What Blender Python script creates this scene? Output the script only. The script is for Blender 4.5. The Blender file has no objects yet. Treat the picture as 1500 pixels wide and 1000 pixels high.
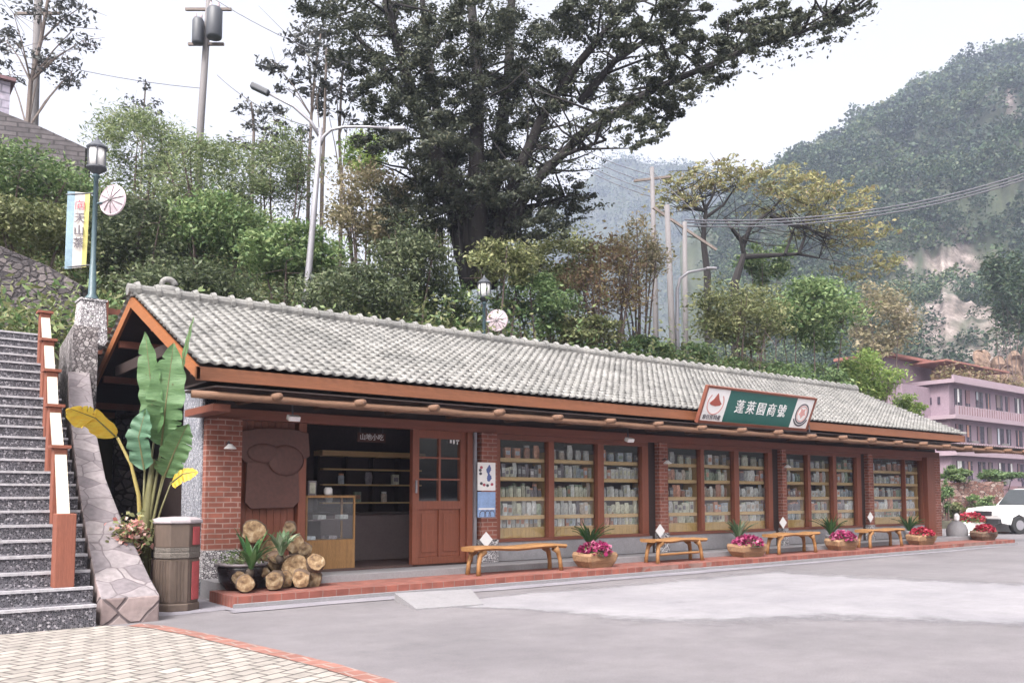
import bpy, math, random
import numpy as np
from mathutils import Vector, Matrix
random.seed(7)
RNG = np.random.default_rng(11)
S = bpy.context.scene
COL = S.collection
PI = math.pi

# ------------------------------------------------------------------ camera and pixel geometry
F = 1270.0
TH = math.atan(91 / F)
YAW = math.atan(1626 / F)
CAM = np.array([0, 0, 1.45])
FW = np.array([math.cos(YAW) * math.cos(TH), math.sin(YAW) * math.cos(TH), math.sin(TH)])
RT = np.array([math.sin(YAW), -math.cos(YAW), 0.0])
UP = np.cross(RT, FW)
def ray(x, y): return FW * F + RT * (x - 750) - UP * (y - 635)
def on(ax, x, y, v):
    r = ray(x, y); return CAM + r * ((v - CAM[ax]) / r[ax])
def onX(x, y, v): return on(0, x, y, v)
def onY(x, y, v): return on(1, x, y, v)
def onZ(x, y, v): return on(2, x, y, v)
def dep(x, y, d): return CAM + ray(x, y) * (d / F)
def fx(x, Y=12.8, y=710): return float(onY(x, y, Y)[0])

cd = bpy.data.cameras.new('camera'); cam = bpy.data.objects.new('camera', cd); COL.objects.link(cam)
cd.sensor_width = 36; cd.lens = F / 1500 * 36; cd.shift_y = 135 / 1500
cd.clip_start = 0.05; cd.clip_end = 5000
m = Matrix.Identity(4)
for i in range(3):
    m[i][0], m[i][1], m[i][2] = RT[i], UP[i], -FW[i]
    m[i][3] = CAM[i]
cam.matrix_world = m
S.camera = cam

# ------------------------------------------------------------------ materials
def nt(name):
    ma = bpy.data.materials.new(name); ma.use_nodes = True
    t = ma.node_tree; t.nodes.clear()
    o = t.nodes.new('ShaderNodeOutputMaterial')
    b = t.nodes.new('ShaderNodeBsdfPrincipled')
    t.links.new(b.outputs[0], o.inputs[0])
    return ma, t, b, o
def N(t, ty, **k):
    n = t.nodes.new(ty)
    for a, v in k.items():
        if a.startswith('i_'): n.inputs[a[2:].replace('_', ' ')].default_value = v
        else: setattr(n, a, v)
    return n
def coords(t, scale=(1, 1, 1), kind='Object', rot=(0, 0, 0)):
    c = N(t, 'ShaderNodeTexCoord'); mp = N(t, 'ShaderNodeMapping')
    mp.inputs['Scale'].default_value = scale; mp.inputs['Rotation'].default_value = rot
    t.links.new(c.outputs[kind], mp.inputs[0]); return mp.outputs[0]
def ramp(t, fac, stops):
    r = N(t, 'ShaderNodeValToRGB'); e = r.color_ramp.elements
    while len(e) < len(stops): e.new(0.5)
    for q, (p, c) in zip(e, stops): q.position = p; q.color = (*c, 1)
    t.links.new(fac, r.inputs[0]); return r.outputs[0]
def mul(c, k): return tuple(min(1, a * k) for a in c)
def bump(t, b, h, strength=.3, dist=.02):
    n = N(t, 'ShaderNodeBump'); n.inputs['Strength'].default_value = strength; n.inputs['Distance'].default_value = dist
    t.links.new(h, n.inputs['Height']); t.links.new(n.outputs[0], b.inputs['Normal'])
def mixc(t, fac, a, b, mode='MIX'):
    n = N(t, 'ShaderNodeMix', data_type='RGBA', blend_type=mode)
    for s, v in ((0, fac), (6, a), (7, b)):
        if isinstance(v, (int, float)): n.inputs[s].default_value = v
        elif isinstance(v, tuple): n.inputs[s].default_value = (*v, 1)
        else: t.links.new(v, n.inputs[s])
    return n.outputs[2]
def mat(name, col, rough=.75, var=.25, scale=6., stretch=(1, 1, 1), bmp=.15, metal=0., fine=True, rnd=0.):
    ma, t, b, o = nt(name)
    v = coords(t, stretch)
    n = N(t, 'ShaderNodeTexNoise'); n.inputs['Scale'].default_value = scale; n.inputs['Detail'].default_value = 6; n.inputs['Roughness'].default_value = .65
    t.links.new(v, n.inputs['Vector'])
    c = ramp(t, n.outputs[0], [(.25, mul(col, 1 - var)), (.75, mul(col, 1 + var))])
    if fine:
        n2 = N(t, 'ShaderNodeTexNoise'); n2.inputs['Scale'].default_value = scale * 9; n2.inputs['Detail'].default_value = 3
        t.links.new(v, n2.inputs['Vector'])
        c = mixc(t, .5, c, ramp(t, n2.outputs[0], [(.3, mul(col, 1 - var)), (.7, mul(col, 1 + var * .7))]))
    if rnd:
        oi = N(t, 'ShaderNodeObjectInfo'); h = N(t, 'ShaderNodeHueSaturation')
        mr = N(t, 'ShaderNodeMapRange'); mr.inputs[3].default_value = 1 - rnd; mr.inputs[4].default_value = 1 + rnd
        t.links.new(oi.outputs['Random'], mr.inputs[0]); t.links.new(mr.outputs[0], h.inputs['Value']); t.links.new(c, h.inputs['Color']); c = h.outputs[0]
    t.links.new(c, b.inputs['Base Color'])
    b.inputs['Roughness'].default_value = rough; b.inputs['Metallic'].default_value = metal
    if bmp: bump(t, b, n.outputs[0], bmp, .02)
    return ma
def wood(name, col, axis='x', rough=.6, var=.35, sc=1.):
    st = {'x': (.6, 9, 9), 'y': (9, .6, 9), 'z': (9, 9, .6)}[axis]
    return mat(name, col, rough, var, 3. * sc, st, .2)
def leafmat(name, cols, trans=.28, rough=.55):
    if name in ('G1', 'G2', 'G3', 'B1', 'D', 'T', 'Y', 'R', 'FLAT'): cols = [tuple(q * w for q, w in zip(mul(c, 1.9 if name in ('D', 'G2', 'G1') else 1.65), (1.06, 1.0, .9))) for c in cols]
    ma, t, b, o = nt(name)
    g = N(t, 'ShaderNodeNewGeometry')
    k = len(cols)
    c = ramp(t, g.outputs['Random Per Island'], [(i / max(1, k - 1), cols[i]) for i in range(k)])
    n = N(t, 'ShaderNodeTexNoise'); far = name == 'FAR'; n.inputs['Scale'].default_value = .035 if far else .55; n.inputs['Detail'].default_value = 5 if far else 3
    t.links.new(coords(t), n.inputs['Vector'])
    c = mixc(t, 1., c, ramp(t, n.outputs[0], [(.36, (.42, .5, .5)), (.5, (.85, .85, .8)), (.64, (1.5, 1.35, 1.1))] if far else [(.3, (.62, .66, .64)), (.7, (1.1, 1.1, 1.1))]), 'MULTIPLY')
    t.links.new(c, b.inputs['Base Color']); b.inputs['Roughness'].default_value = rough
    b.inputs['Specular IOR Level'].default_value = .35
    tr = N(t, 'ShaderNodeBsdfTranslucent'); t.links.new(c, tr.inputs[0])
    mx = N(t, 'ShaderNodeMixShader'); mx.inputs[0].default_value = trans
    t.links.new(b.outputs[0], mx.inputs[1]); t.links.new(tr.outputs[0], mx.inputs[2]); t.links.new(mx.outputs[0], o.inputs[0])
    return ma
def glassmat(name, tint=(.93, .95, .95), refl=.06):
    ma, t, b, o = nt(name); t.nodes.remove(b)
    tr = N(t, 'ShaderNodeBsdfTransparent'); tr.inputs[0].default_value = (*tint, 1)
    gl = N(t, 'ShaderNodeBsdfGlossy'); gl.inputs['Roughness'].default_value = .03
    lw = N(t, 'ShaderNodeLayerWeight'); lw.inputs[0].default_value = .5
    pw = N(t, 'ShaderNodeMath', operation='POWER'); pw.inputs[1].default_value = 4.; t.links.new(lw.outputs['Facing'], pw.inputs[0])
    ma_ = N(t, 'ShaderNodeMath', operation='MULTIPLY_ADD'); ma_.inputs[1].default_value = .5; ma_.inputs[2].default_value = .07; t.links.new(pw.outputs[0], ma_.inputs[0])
    mx = N(t, 'ShaderNodeMixShader'); t.links.new(ma_.outputs[0], mx.inputs[0])
    t.links.new(tr.outputs[0], mx.inputs[1]); t.links.new(gl.outputs[0], mx.inputs[2]); t.links.new(mx.outputs[0], o.inputs[0])
    return ma
def brickmat(name, c1, c2, mortar, bw=.22, rh=.075, ms=.008, horizontal=False, rot=0., offset=.5, rough=.85, smooth=.1, bstr=.6):
    ma, t, b, o = nt(name)
    c = N(t, 'ShaderNodeTexCoord')
    if horizontal:
        mp = N(t, 'ShaderNodeMapping'); mp.inputs['Rotation'].default_value = (0, 0, rot); t.links.new(c.outputs['Object'], mp.inputs[0]); vec = mp.outputs[0]
    else:
        s = N(t, 'ShaderNodeSeparateXYZ'); t.links.new(c.outputs['Object'], s.inputs[0])
        a = N(t, 'ShaderNodeMath', operation='ADD'); t.links.new(s.outputs[0], a.inputs[0]); t.links.new(s.outputs[1], a.inputs[1])
        cb = N(t, 'ShaderNodeCombineXYZ'); t.links.new(a.outputs[0], cb.inputs[0]); t.links.new(s.outputs[2], cb.inputs[1]); vec = cb.outputs[0]
    # a little wander so that the joints are not ruler-straight
    wn = N(t, 'ShaderNodeTexNoise'); wn.inputs['Scale'].default_value = 3.; wn.inputs['Detail'].default_value = 2; t.links.new(c.outputs['Object'], wn.inputs['Vector'])
    vm = N(t, 'ShaderNodeVectorMath', operation='MULTIPLY_ADD'); vm.inputs[1].default_value = (rh * .35,) * 3
    t.links.new(wn.outputs['Color'], vm.inputs[0]); t.links.new(vec, vm.inputs[2])
    br = N(t, 'ShaderNodeTexBrick'); br.offset = offset
    br.inputs['Color1'].default_value = (*c1, 1); br.inputs['Color2'].default_value = (*c2, 1); br.inputs['Mortar'].default_value = (*mortar, 1)
    br.inputs['Scale'].default_value = 1; br.inputs['Brick Width'].default_value = bw; br.inputs['Row Height'].default_value = rh; br.inputs['Mortar Size'].default_value = ms; br.inputs['Mortar Smooth'].default_value = smooth
    t.links.new(vm.outputs[0], br.inputs['Vector'])
    n = N(t, 'ShaderNodeTexNoise'); n.inputs['Scale'].default_value = 5; n.inputs['Detail'].default_value = 7; t.links.new(c.outputs['Object'], n.inputs['Vector'])
    cc = mixc(t, .8, br.outputs[0], ramp(t, n.outputs[0], [(.3, (.62, .6, .6)), (.7, (1.15, 1.1, 1.1))]), 'MULTIPLY')
    t.links.new(cc, b.inputs['Base Color']); b.inputs['Roughness'].default_value = rough
    inv = N(t, 'ShaderNodeMath', operation='SUBTRACT'); inv.inputs[0].default_value = 1; t.links.new(br.outputs['Fac'], inv.inputs[1])
    ad = N(t, 'ShaderNodeMath', operation='MULTIPLY_ADD'); ad.inputs[1].default_value = .4; t.links.new(n.outputs[0], ad.inputs[0]); t.links.new(inv.outputs[0], ad.inputs[2])
    bump(t, b, ad.outputs[0], bstr, .012)
    return ma
def cellmat(name, stops, scale=6., joint=(.1, .1, .1), jw=.06, stretch=(1, 1, 1), rough=.85, bstr=.6, bd=.03):
    """stones or pebbles: Voronoi cells with their own tones and sunk joints"""
    ma, t, b, o = nt(name); v = coords(t, stretch)
    wn = N(t, 'ShaderNodeTexNoise'); wn.inputs['Scale'].default_value = scale * .8; t.links.new(v, wn.inputs['Vector'])
    vm = N(t, 'ShaderNodeVectorMath', operation='MULTIPLY_ADD'); vm.inputs[1].default_value = (.35 / scale,) * 3; t.links.new(wn.outputs['Color'], vm.inputs[0]); t.links.new(v, vm.inputs[2])
    a = N(t, 'ShaderNodeTexVoronoi'); a.inputs['Scale'].default_value = scale; t.links.new(vm.outputs[0], a.inputs['Vector'])
    e = N(t, 'ShaderNodeTexVoronoi', feature='DISTANCE_TO_EDGE'); e.inputs['Scale'].default_value = scale; t.links.new(vm.outputs[0], e.inputs['Vector'])
    s = N(t, 'ShaderNodeSeparateColor'); t.links.new(a.outputs['Color'], s.inputs[0])
    c = ramp(t, s.outputs[0], stops)
    n = N(t, 'ShaderNodeTexNoise'); n.inputs['Scale'].default_value = scale * 4; n.inputs['Detail'].default_value = 5; t.links.new(v, n.inputs['Vector'])
    c = mixc(t, .7, c, ramp(t, n.outputs[0], [(.3, (.65, .65, .65)), (.7, (1.15, 1.15, 1.15))]), 'MULTIPLY')
    j = N(t, 'ShaderNodeMapRange', interpolation_type='SMOOTHSTEP'); j.inputs[1].default_value = jw * .3; j.inputs[2].default_value = jw; t.links.new(e.outputs['Distance'], j.inputs[0])
    c = mixc(t, j.outputs[0], joint, c)
    t.links.new(c, b.inputs['Base Color']); b.inputs['Roughness'].default_value = rough
    ad = N(t, 'ShaderNodeMath', operation='MULTIPLY_ADD'); ad.inputs[1].default_value = .35; t.links.new(n.outputs[0], ad.inputs[0]); t.links.new(j.outputs[0], ad.inputs[2])
    bump(t, b, ad.outputs[0], bstr, bd)
    return ma

M = {}
M['red_wood'] = wood('red_wood', (.20, .062, .035), 'z', .5)
M['red_wood_x'] = wood('red_wood_x', (.17, .055, .035), 'x', .55)
M['orange_wood'] = wood('orange_wood', (.20, .075, .036), 'x', .5)
M['orange_wood_y'] = wood('orange_wood_y', (.29, .105, .04), 'y', .5)
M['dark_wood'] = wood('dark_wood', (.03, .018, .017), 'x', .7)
M['log_wood'] = wood('log_wood', (.15, .08, .05), 'x', .8, .6)
M['pine'] = wood('pine', (.68, .46, .23), 'x', .55, .25)
M['pine_v'] = wood('pine_v', (.62, .40, .16), 'z', .55, .35)
M['bench_wood'] = wood('bench_wood', (.27, .135, .05), 'x', .65, .5)
M['planter_wood'] = wood('planter_wood', (.25, .15, .085), 'x', .85, .6)
M['bench_wood_v'] = wood('bench_wood_v', (.30, .16, .06), 'z', .6, .5)
M['pebble_end'] = cellmat('pebble_end', [(0, (.14, .125, .13)), (.5, (.27, .245, .255)), (1, (.48, .45, .46))], 16, (.08, .07, .075), .12, bd=.03)
M['bark'] = mat('bark', (.022, .019, .02), .9, .5, 7, (1, 1, .3), .8)
M['grey_bark'] = mat('grey_bark', (.17, .14, .13), .9, .5, 7, (1, 1, .3), .6)
M['twig'] = mat('twig', (.095, .07, .065), .9, .4, 6)
M['log_bark'] = mat('log_bark', (.13, .085, .06), .95, .6, 14, (1, 1, 1), 1.)
M['plinth'] = mat('plinth', (.26, .25, .27), .85, .3, 5)
M['concrete'] = mat('concrete', (.21, .203, .218), .85, .2, 4)
M['dark_sign'] = mat('dark_sign', (.088, .036, .029), .6, .35, 2)
M['white'] = mat('white', (.8, .79, .8), .45, .06, 3, bmp=0)
M['cream_paint'] = mat('cream_paint', (.40, .36, .31), .5, .1, 4)
M['rail_red'] = wood('rail_red', (.20, .065, .04), 'z', .6)
M['steel'] = mat('steel', (.26, .255, .285), .45, .15, 5, metal=.3)
M['dark_steel'] = mat('dark_steel', (.06, .065, .08), .5, .2, 6)
M['pole_green'] = mat('pole_green', (.055, .095, .115), .45, .25, 6)
M['pole_grey'] = mat('pole_grey', (.16, .15, .158), .8, .2, 5, (1, 1, .3))
M['wire'] = mat('wire', (.10, .10, .12), .7, .1, 5, bmp=0)
M['black_glaze'] = mat('black_glaze', (.018, .014, .016), .2, .3, 4, bmp=0)
M['soil'] = mat('soil', (.06, .045, .035), .95, .5, 20)
M['bin_brown'] = mat('bin_brown', (.085, .060, .048), .6, .25, 3, (1, 1, .35))
M['bin_red'] = mat('bin_red', (.32, .055, .06), .55, .4, 12)
M['bin_band'] = mat('bin_band', (.11, .095, .085), .8, .7, 40, bmp=.8)
M['bin_lid'] = mat('bin_lid', (.30, .265, .285), .7, .25, 8)
M['teal'] = mat('teal', (.018, .11, .095), .45, .18, 3, bmp=0)
M['emblem_red'] = mat('emblem_red', (.36, .085, .06), .5, .1, 3, bmp=0)
M['emblem_pink'] = mat('emblem_pink', (.62, .33, .31), .5, .1, 3, bmp=0)
M['ink'] = mat('ink', (.07, .06, .08), .5, .1, 3, bmp=0)
M['pale_pink'] = mat('pale_pink', (.42, .345, .385), .5, .12, 9, bmp=0)
M['blue_ink'] = mat('blue_ink', (.09, .13, .33), .5, .4, 9, bmp=0)
M['sky_blue'] = mat('sky_blue', (.25, .37, .62), .5, .35, 7, bmp=0)
M['banner_blue'] = mat('banner_blue', (.20, .29, .36), .7, .3, 5, bmp=0)
M['banner_green'] = mat('banner_green', (.45, .55, .30), .7, .4, 5, bmp=0)
M['banner_white'] = mat('banner_white', (.46, .43, .42), .7, .12, 6, bmp=0)
M['banner_yellow'] = mat('banner_yellow', (.42, .38, .13), .7, .3, 5, bmp=0)
M['banner_red'] = mat('banner_red', (.42, .09, .13), .7, .2, 5, bmp=0)
M['glass'] = glassmat('glass')
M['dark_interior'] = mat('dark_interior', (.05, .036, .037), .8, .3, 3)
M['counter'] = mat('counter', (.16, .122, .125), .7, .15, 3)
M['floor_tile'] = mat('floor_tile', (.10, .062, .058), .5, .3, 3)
M['pink_wall'] = mat('pink_wall', (.25, .185, .228), .85, .18, .8, bmp=.05)
M['pink_dark'] = mat('pink_dark', (.19, .11, .125), .85, .25, .8, bmp=.05)
M['pink_trim'] = mat('pink_trim', (.30, .23, .268), .85, .12, 1.2, bmp=.05)
M['win_dark'] = mat('win_dark', (.05, .04, .06), .25, .3, 1, bmp=0)
M['roof_red'] = mat('roof_red', (.27, .12, .10), .85, .3, 2)
M['lavender_block'] = brickmat('lavender_block', (.45, .42, .52), (.40, .38, .48), (.26, .25, .32), .9, .28, .03)
M['car_white'] = mat('car_white', (.6, .6, .61), .22, .03, 2, bmp=0)
M['car_glass'] = mat('car_glass', (.045, .05, .055), .05, .2, 2, bmp=0)
M['car_trim'] = mat('car_trim', (.03, .03, .035), .5, .2, 3, bmp=0)
M['tyre'] = mat('tyre', (.022, .022, .024), .85, .2, 9)
M['tail'] = mat('tail', (.85, .25, .03), .25, .1, 3, bmp=0)
M['headlamp'] = mat('headlamp', (.7, .72, .75), .1, .1, 3, bmp=0)
M['rock'] = mat('rock', (.20, .135, .10), .95, .65, .45, (1, 1, .5), 1.)
M['brick'] = brickmat('brick', (.29, .10, .07), (.20, .068, .05), (.33, .22, .19), .22, .076, .009)
M['brick_floor'] = brickmat('brick_floor', (.25, .082, .06), (.18, .057, .044), (.21, .125, .11), .2, .1, .008, True)
M['brick_edge'] = brickmat('brick_edge', (.27, .125, .10), (.21, .095, .078), (.27, .21, .19), .22, .2, .012, True)
M['upper_wall'] = brickmat('upper_wall', (.115, .105, .115), (.08, .073, .082), (.045, .04, .046), .42, .16, .02)
M['pavers'] = brickmat('pavers', (.315, .295, .272), (.245, .23, .213), (.075, .068, .065), .235, .155, .011, True, math.radians(-24), rough=.9, smooth=.3, bstr=.9)
M['pebble_wall'] = cellmat('pebble_wall', [(0, (.16, .17, .21)), (.5, (.34, .35, .40)), (1, (.5, .5, .55))], 30, (.13, .13, .15), .1, bd=.01)
M['pebble_dark'] = cellmat('pebble_dark', [(0, (.018, .018, .024)), (.6, (.05, .05, .065)), (.85, (.16, .155, .18)), (1, (.42, .40, .44))], 48, (.14, .13, .15), .09, bd=.012)
M['pebble_light'] = cellmat('pebble_light', [(0, (.3, .28, .30)), (.5, (.5, .48, .5)), (1, (.72, .7, .72))], 24, (.07, .06, .07), .12, bd=.02)
M['pebble_mid'] = cellmat('pebble_mid', [(0, (.08, .07, .08)), (.5, (.22, .2, .22)), (1, (.5, .46, .5))], 22, (.06, .05, .06), .12, bd=.03)
M['nosing'] = mat('nosing', (.36, .35, .38), .85, .6, 14)
M['slate'] = cellmat('slate', [(0, (.15, .13, .145)), (.5, (.21, .185, .20)), (1, (.27, .24, .25))], 3.4, (.12, .10, .11), .035, bstr=.4, bd=.02)
M['slate_side'] = cellmat('slate_side', [(0, (.17, .13, .13)), (.5, (.26, .2, .2)), (1, (.36, .3, .29))], 2.6, (.09, .07, .075), .05, bd=.03)
M['stone_wall'] = cellmat('stone_wall', [(0, (.05, .043, .05)), (.5, (.10, .085, .09)), (1, (.17, .145, .15))], 5.5, (.035, .03, .035), .14, (1, 1, 1.3), bd=.08)
M['terrace_stone'] = cellmat('terrace_stone', [(0, (.14, .06, .048)), (.6, (.21, .115, .095)), (1, (.36, .29, .26))], 3.6, (.06, .04, .04), .08, (1, 1, 1.8), bd=.06)
M['G1'] = leafmat('G1', [(.035, .066, .031), (.062, .108, .045), (.10, .145, .068), (.145, .185, .095)])
M['G2'] = leafmat('G2', [(.045, .06, .03), (.08, .096, .045), (.118, .135, .068), (.165, .17, .10)])
M['G3'] = leafmat('G3', [(.04, .078, .038), (.07, .12, .055), (.105, .165, .075), (.155, .21, .11)])
M['B1'] = leafmat('B1', [(.06, .092, .05), (.10, .138, .072), (.145, .185, .10), (.20, .225, .15)], .35)
M['D'] = leafmat('D', [(.024, .036, .024), (.042, .058, .034), (.065, .085, .047), (.095, .11, .075)])
M['BAN'] = leafmat('BAN', [(.040, .050, .038), (.058, .070, .050), (.08, .092, .064), (.13, .13, .09)], .22)
M['R'] = leafmat('R', [(.09, .058, .045), (.125, .085, .062), (.15, .125, .075), (.16, .15, .08)])
M['T'] = leafmat('T', [(.085, .085, .055), (.135, .13, .08), (.19, .17, .12), (.25, .22, .17)], .35)
M['Y'] = leafmat('Y', [(.07, .125, .04), (.115, .18, .055), (.165, .235, .075), (.23, .27, .115)], .4)
M['FLAT'] = leafmat('FLAT', [(.12, .13, .07), (.17, .175, .09), (.22, .22, .12), (.17, .13, .10)], .35)
M['SLEN'] = leafmat('SLEN', [(.05, .055, .06), (.075, .08, .08), (.11, .11, .10)], .2)
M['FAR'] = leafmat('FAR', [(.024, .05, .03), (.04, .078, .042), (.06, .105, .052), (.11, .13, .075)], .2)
M['strap'] = leafmat('strap', [(.035, .095, .035), (.07, .15, .05), (.13, .22, .09)], .25, .4)
M['strap_pale'] = leafmat('strap_pale', [(.09, .17, .08), (.2, .28, .16), (.4, .45, .33)], .25, .4)
M['petal'] = leafmat('petal', [(.20, .008, .06), (.30, .015, .10), (.40, .04, .16), (.55, .22, .32)], .25)
M['petal_red'] = leafmat('petal_red', [(.24, .008, .02), (.38, .015, .045), (.48, .06, .10)], .25)
M['petal_pink'] = leafmat('petal_pink', [(.5, .18, .17), (.62, .3, .27), (.7, .55, .52)], .25)
def bananamat(name, c1, c2):
    ma, t, b, o = nt(name)
    w = N(t, 'ShaderNodeTexNoise'); w.inputs['Scale'].default_value = 5; w.inputs['Detail'].default_value = 7; w.inputs['Roughness'].default_value = .7
    t.links.new(coords(t, (1.5, 1.5, 9)), w.inputs['Vector'])
    c = ramp(t, w.outputs[0], [(.3, c1), (.7, c2)])
    w2 = N(t, 'ShaderNodeTexNoise'); w2.inputs['Scale'].default_value = 11; w2.inputs['Detail'].default_value = 6; t.links.new(coords(t), w2.inputs['Vector'])
    c = mixc(t, 1., c, ramp(t, w2.outputs[0], [(.27, (.55, .4, .22)), (.36, (1, 1, 1))]), 'MULTIPLY')
    bump(t, b, w.outputs[0], .5, .02)
    t.links.new(c, b.inputs['Base Color']); b.inputs['Roughness'].default_value = .52
    tr = N(t, 'ShaderNodeBsdfTranslucent'); t.links.new(c, tr.inputs[0])
    mx = N(t, 'ShaderNodeMixShader'); mx.inputs[0].default_value = .25
    t.links.new(b.outputs[0], mx.inputs[1]); t.links.new(tr.outputs[0], mx.inputs[2]); t.links.new(mx.outputs[0], o.inputs[0])
    return ma
M['banana'] = bananamat('banana', (.06, .135, .052), (.12, .22, .09))
M['banana_blue'] = bananamat('banana_blue', (.055, .13, .075), (.10, .20, .125))
M['banana_yellow'] = bananamat('banana_yellow', (.50, .28, .02), (.50, .42, .06))
M['stalk'] = mat('stalk', (.12, .115, .05), .6, .35, 5, (1, 1, .3))
M['stalk_yellow'] = mat('stalk_yellow', (.30, .24, .08), .6, .25, 5)

def roofmat():
    ma, t, b, o = nt('roof_tile'); v = coords(t)
    n = N(t, 'ShaderNodeTexNoise'); n.inputs['Scale'].default_value = 1.1; n.inputs['Detail'].default_value = 6; t.links.new(v, n.inputs['Vector'])
    n2 = N(t, 'ShaderNodeTexNoise'); n2.inputs['Scale'].default_value = 22; n2.inputs['Detail'].default_value = 4; t.links.new(v, n2.inputs['Vector'])
    mp = N(t, 'ShaderNodeMapping'); mp.inputs['Scale'].default_value = (1 / .18, 1 / .173, 0); t.links.new(v, mp.inputs[0])
    fl = N(t, 'ShaderNodeVectorMath', operation='FLOOR'); t.links.new(mp.outputs[0], fl.inputs[0])
    wn = N(t, 'ShaderNodeTexWhiteNoise', noise_dimensions='2D'); t.links.new(fl.outputs[0], wn.inputs['Vector'])
    c = ramp(t, n.outputs[0], [(.3, (.155, .155, .152)), (.7, (.245, .242, .237))])
    c = mixc(t, .8, c, ramp(t, n2.outputs[0], [(.3, (.68, .67, .66)), (.65, (1.1, 1.1, 1.1))]), 'MULTIPLY')
    c = mixc(t, .6, c, ramp(t, wn.outputs[0], [(0, (.70, .70, .72)), (1, (1.2, 1.18, 1.18))]), 'MULTIPLY')
    t.links.new(c, b.inputs['Base Color']); b.inputs['Roughness'].default_value = .8
    bump(t, b, n2.outputs[0], .25, .01)
    return ma
M['roof_tile'] = roofmat()
def lotmat(name, a, bcol, sc):
    ma, t, b, o = nt(name); v = coords(t)
    n = N(t, 'ShaderNodeTexNoise'); n.inputs['Scale'].default_value = sc; n.inputs['Detail'].default_value = 8; n.inputs['Roughness'].default_value = .6; t.links.new(v, n.inputs['Vector'])
    n2 = N(t, 'ShaderNodeTexNoise'); n2.inputs['Scale'].default_value = 60; n2.inputs['Detail'].default_value = 3; t.links.new(v, n2.inputs['Vector'])
    n3 = N(t, 'ShaderNodeTexNoise'); n3.inputs['Scale'].default_value = 1.6; n3.inputs['Detail'].default_value = 5; n3.inputs['Distortion'].default_value = .4
    t.links.new(coords(t, (.25, 1, 1)), n3.inputs['Vector'])
    c = ramp(t, n.outputs[0], [(.3, a), (.7, bcol)])
    c = mixc(t, .6, c, ramp(t, n2.outputs[0], [(.3, (.72, .72, .74)), (.7, (1.1, 1.1, 1.1))]), 'MULTIPLY')
    c = mixc(t, .3, c, ramp(t, n3.outputs[0], [(.35, (.74, .72, .76)), (.62, (1.05, 1.05, 1.05))]), 'MULTIPLY')
    # grit, oil drips and scuffs with shapes of their own
    n4 = N(t, 'ShaderNodeTexNoise'); n4.inputs['Scale'].default_value = 260; n4.inputs['Detail'].default_value = 2; t.links.new(v, n4.inputs['Vector'])
    c = mixc(t, .7, c, ramp(t, n4.outputs[0], [(.32, (.55, .55, .57)), (.6, (1.12, 1.12, 1.12))]), 'MULTIPLY')
    n5 = N(t, 'ShaderNodeTexNoise'); n5.inputs['Scale'].default_value = 3.2; n5.inputs['Detail'].default_value = 7; n5.inputs['Roughness'].default_value = .75; t.links.new(v, n5.inputs['Vector'])
    c = mixc(t, .7, c, ramp(t, n5.outputs[0], [(.26, (.45, .44, .45)), (.36, (.85, .85, .85)), (.6, (1.06, 1.06, 1.06))]), 'MULTIPLY')
    if name == 'patch':
        at = N(t, 'ShaderNodeAttribute', attribute_name='blend'); ad = N(t, 'ShaderNodeMath', operation='MULTIPLY_ADD'); ad.inputs[1].default_value = .9; ad.inputs[2].default_value = -.42
        n6 = N(t, 'ShaderNodeTexNoise'); n6.inputs['Scale'].default_value = 2.2; n6.inputs['Detail'].default_value = 8; n6.inputs['Roughness'].default_value = .7; t.links.new(v, n6.inputs['Vector'])
        t.links.new(n6.outputs[0], ad.inputs[0]); a2 = N(t, 'ShaderNodeMath', operation='ADD'); t.links.new(ad.outputs[0], a2.inputs[0]); t.links.new(at.outputs['Fac'], a2.inputs[1])
        mr = N(t, 'ShaderNodeMapRange', interpolation_type='SMOOTHSTEP'); mr.inputs[1].default_value = .25; mr.inputs[2].default_value = .8; t.links.new(a2.outputs[0], mr.inputs[0])
        tr = N(t, 'ShaderNodeBsdfTransparent'); ms = N(t, 'ShaderNodeMixShader'); t.links.new(mr.outputs[0], ms.inputs[0]); t.links.new(tr.outputs[0], ms.inputs[1]); t.links.new(b.outputs[0], ms.inputs[2]); t.links.new(ms.outputs[0], o.inputs[0])
    t.links.new(c, b.inputs['Base Color']); b.inputs['Roughness'].default_value = .85
    bump(t, b, n2.outputs[0], .25, .008)
    return ma
M['lot'] = lotmat('lot', (.142, .133, .143), (.195, .181, .193), .5)
M['patch'] = lotmat('patch', (.215, .207, .228), (.285, .275, .293), .7)
M['fringe'] = lotmat('fringe', (.20, .19, .22), (.27, .255, .285), .9)
def cutmat():
    ma, t, b, o = nt('log_cut'); c = N(t, 'ShaderNodeTexCoord')
    w = N(t, 'ShaderNodeTexNoise'); w.inputs['Scale'].default_value = 16; w.inputs['Detail'].default_value = 6; t.links.new(c.outputs['Object'], w.inputs['Vector'])
    k = ramp(t, w.outputs[0], [(.3, (.12, .07, .04)), (.47, (.34, .21, .11)), (.58, (.46, .32, .18)), (.72, (.66, .52, .36))])
    oi = N(t, 'ShaderNodeObjectInfo'); h = N(t, 'ShaderNodeHueSaturation'); mr = N(t, 'ShaderNodeMapRange'); mr.inputs[3].default_value = .28; mr.inputs[4].default_value = .68
    t.links.new(oi.outputs['Random'], mr.inputs[0]); t.links.new(mr.outputs[0], h.inputs['Value']); t.links.new(k, h.inputs['Color'])
    t.links.new(h.outputs[0], b.inputs['Base Color']); b.inputs['Roughness'].default_value = .85; bump(t, b, w.outputs[0], .5, .02)
    return ma
M['log_cut'] = cutmat()
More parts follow.
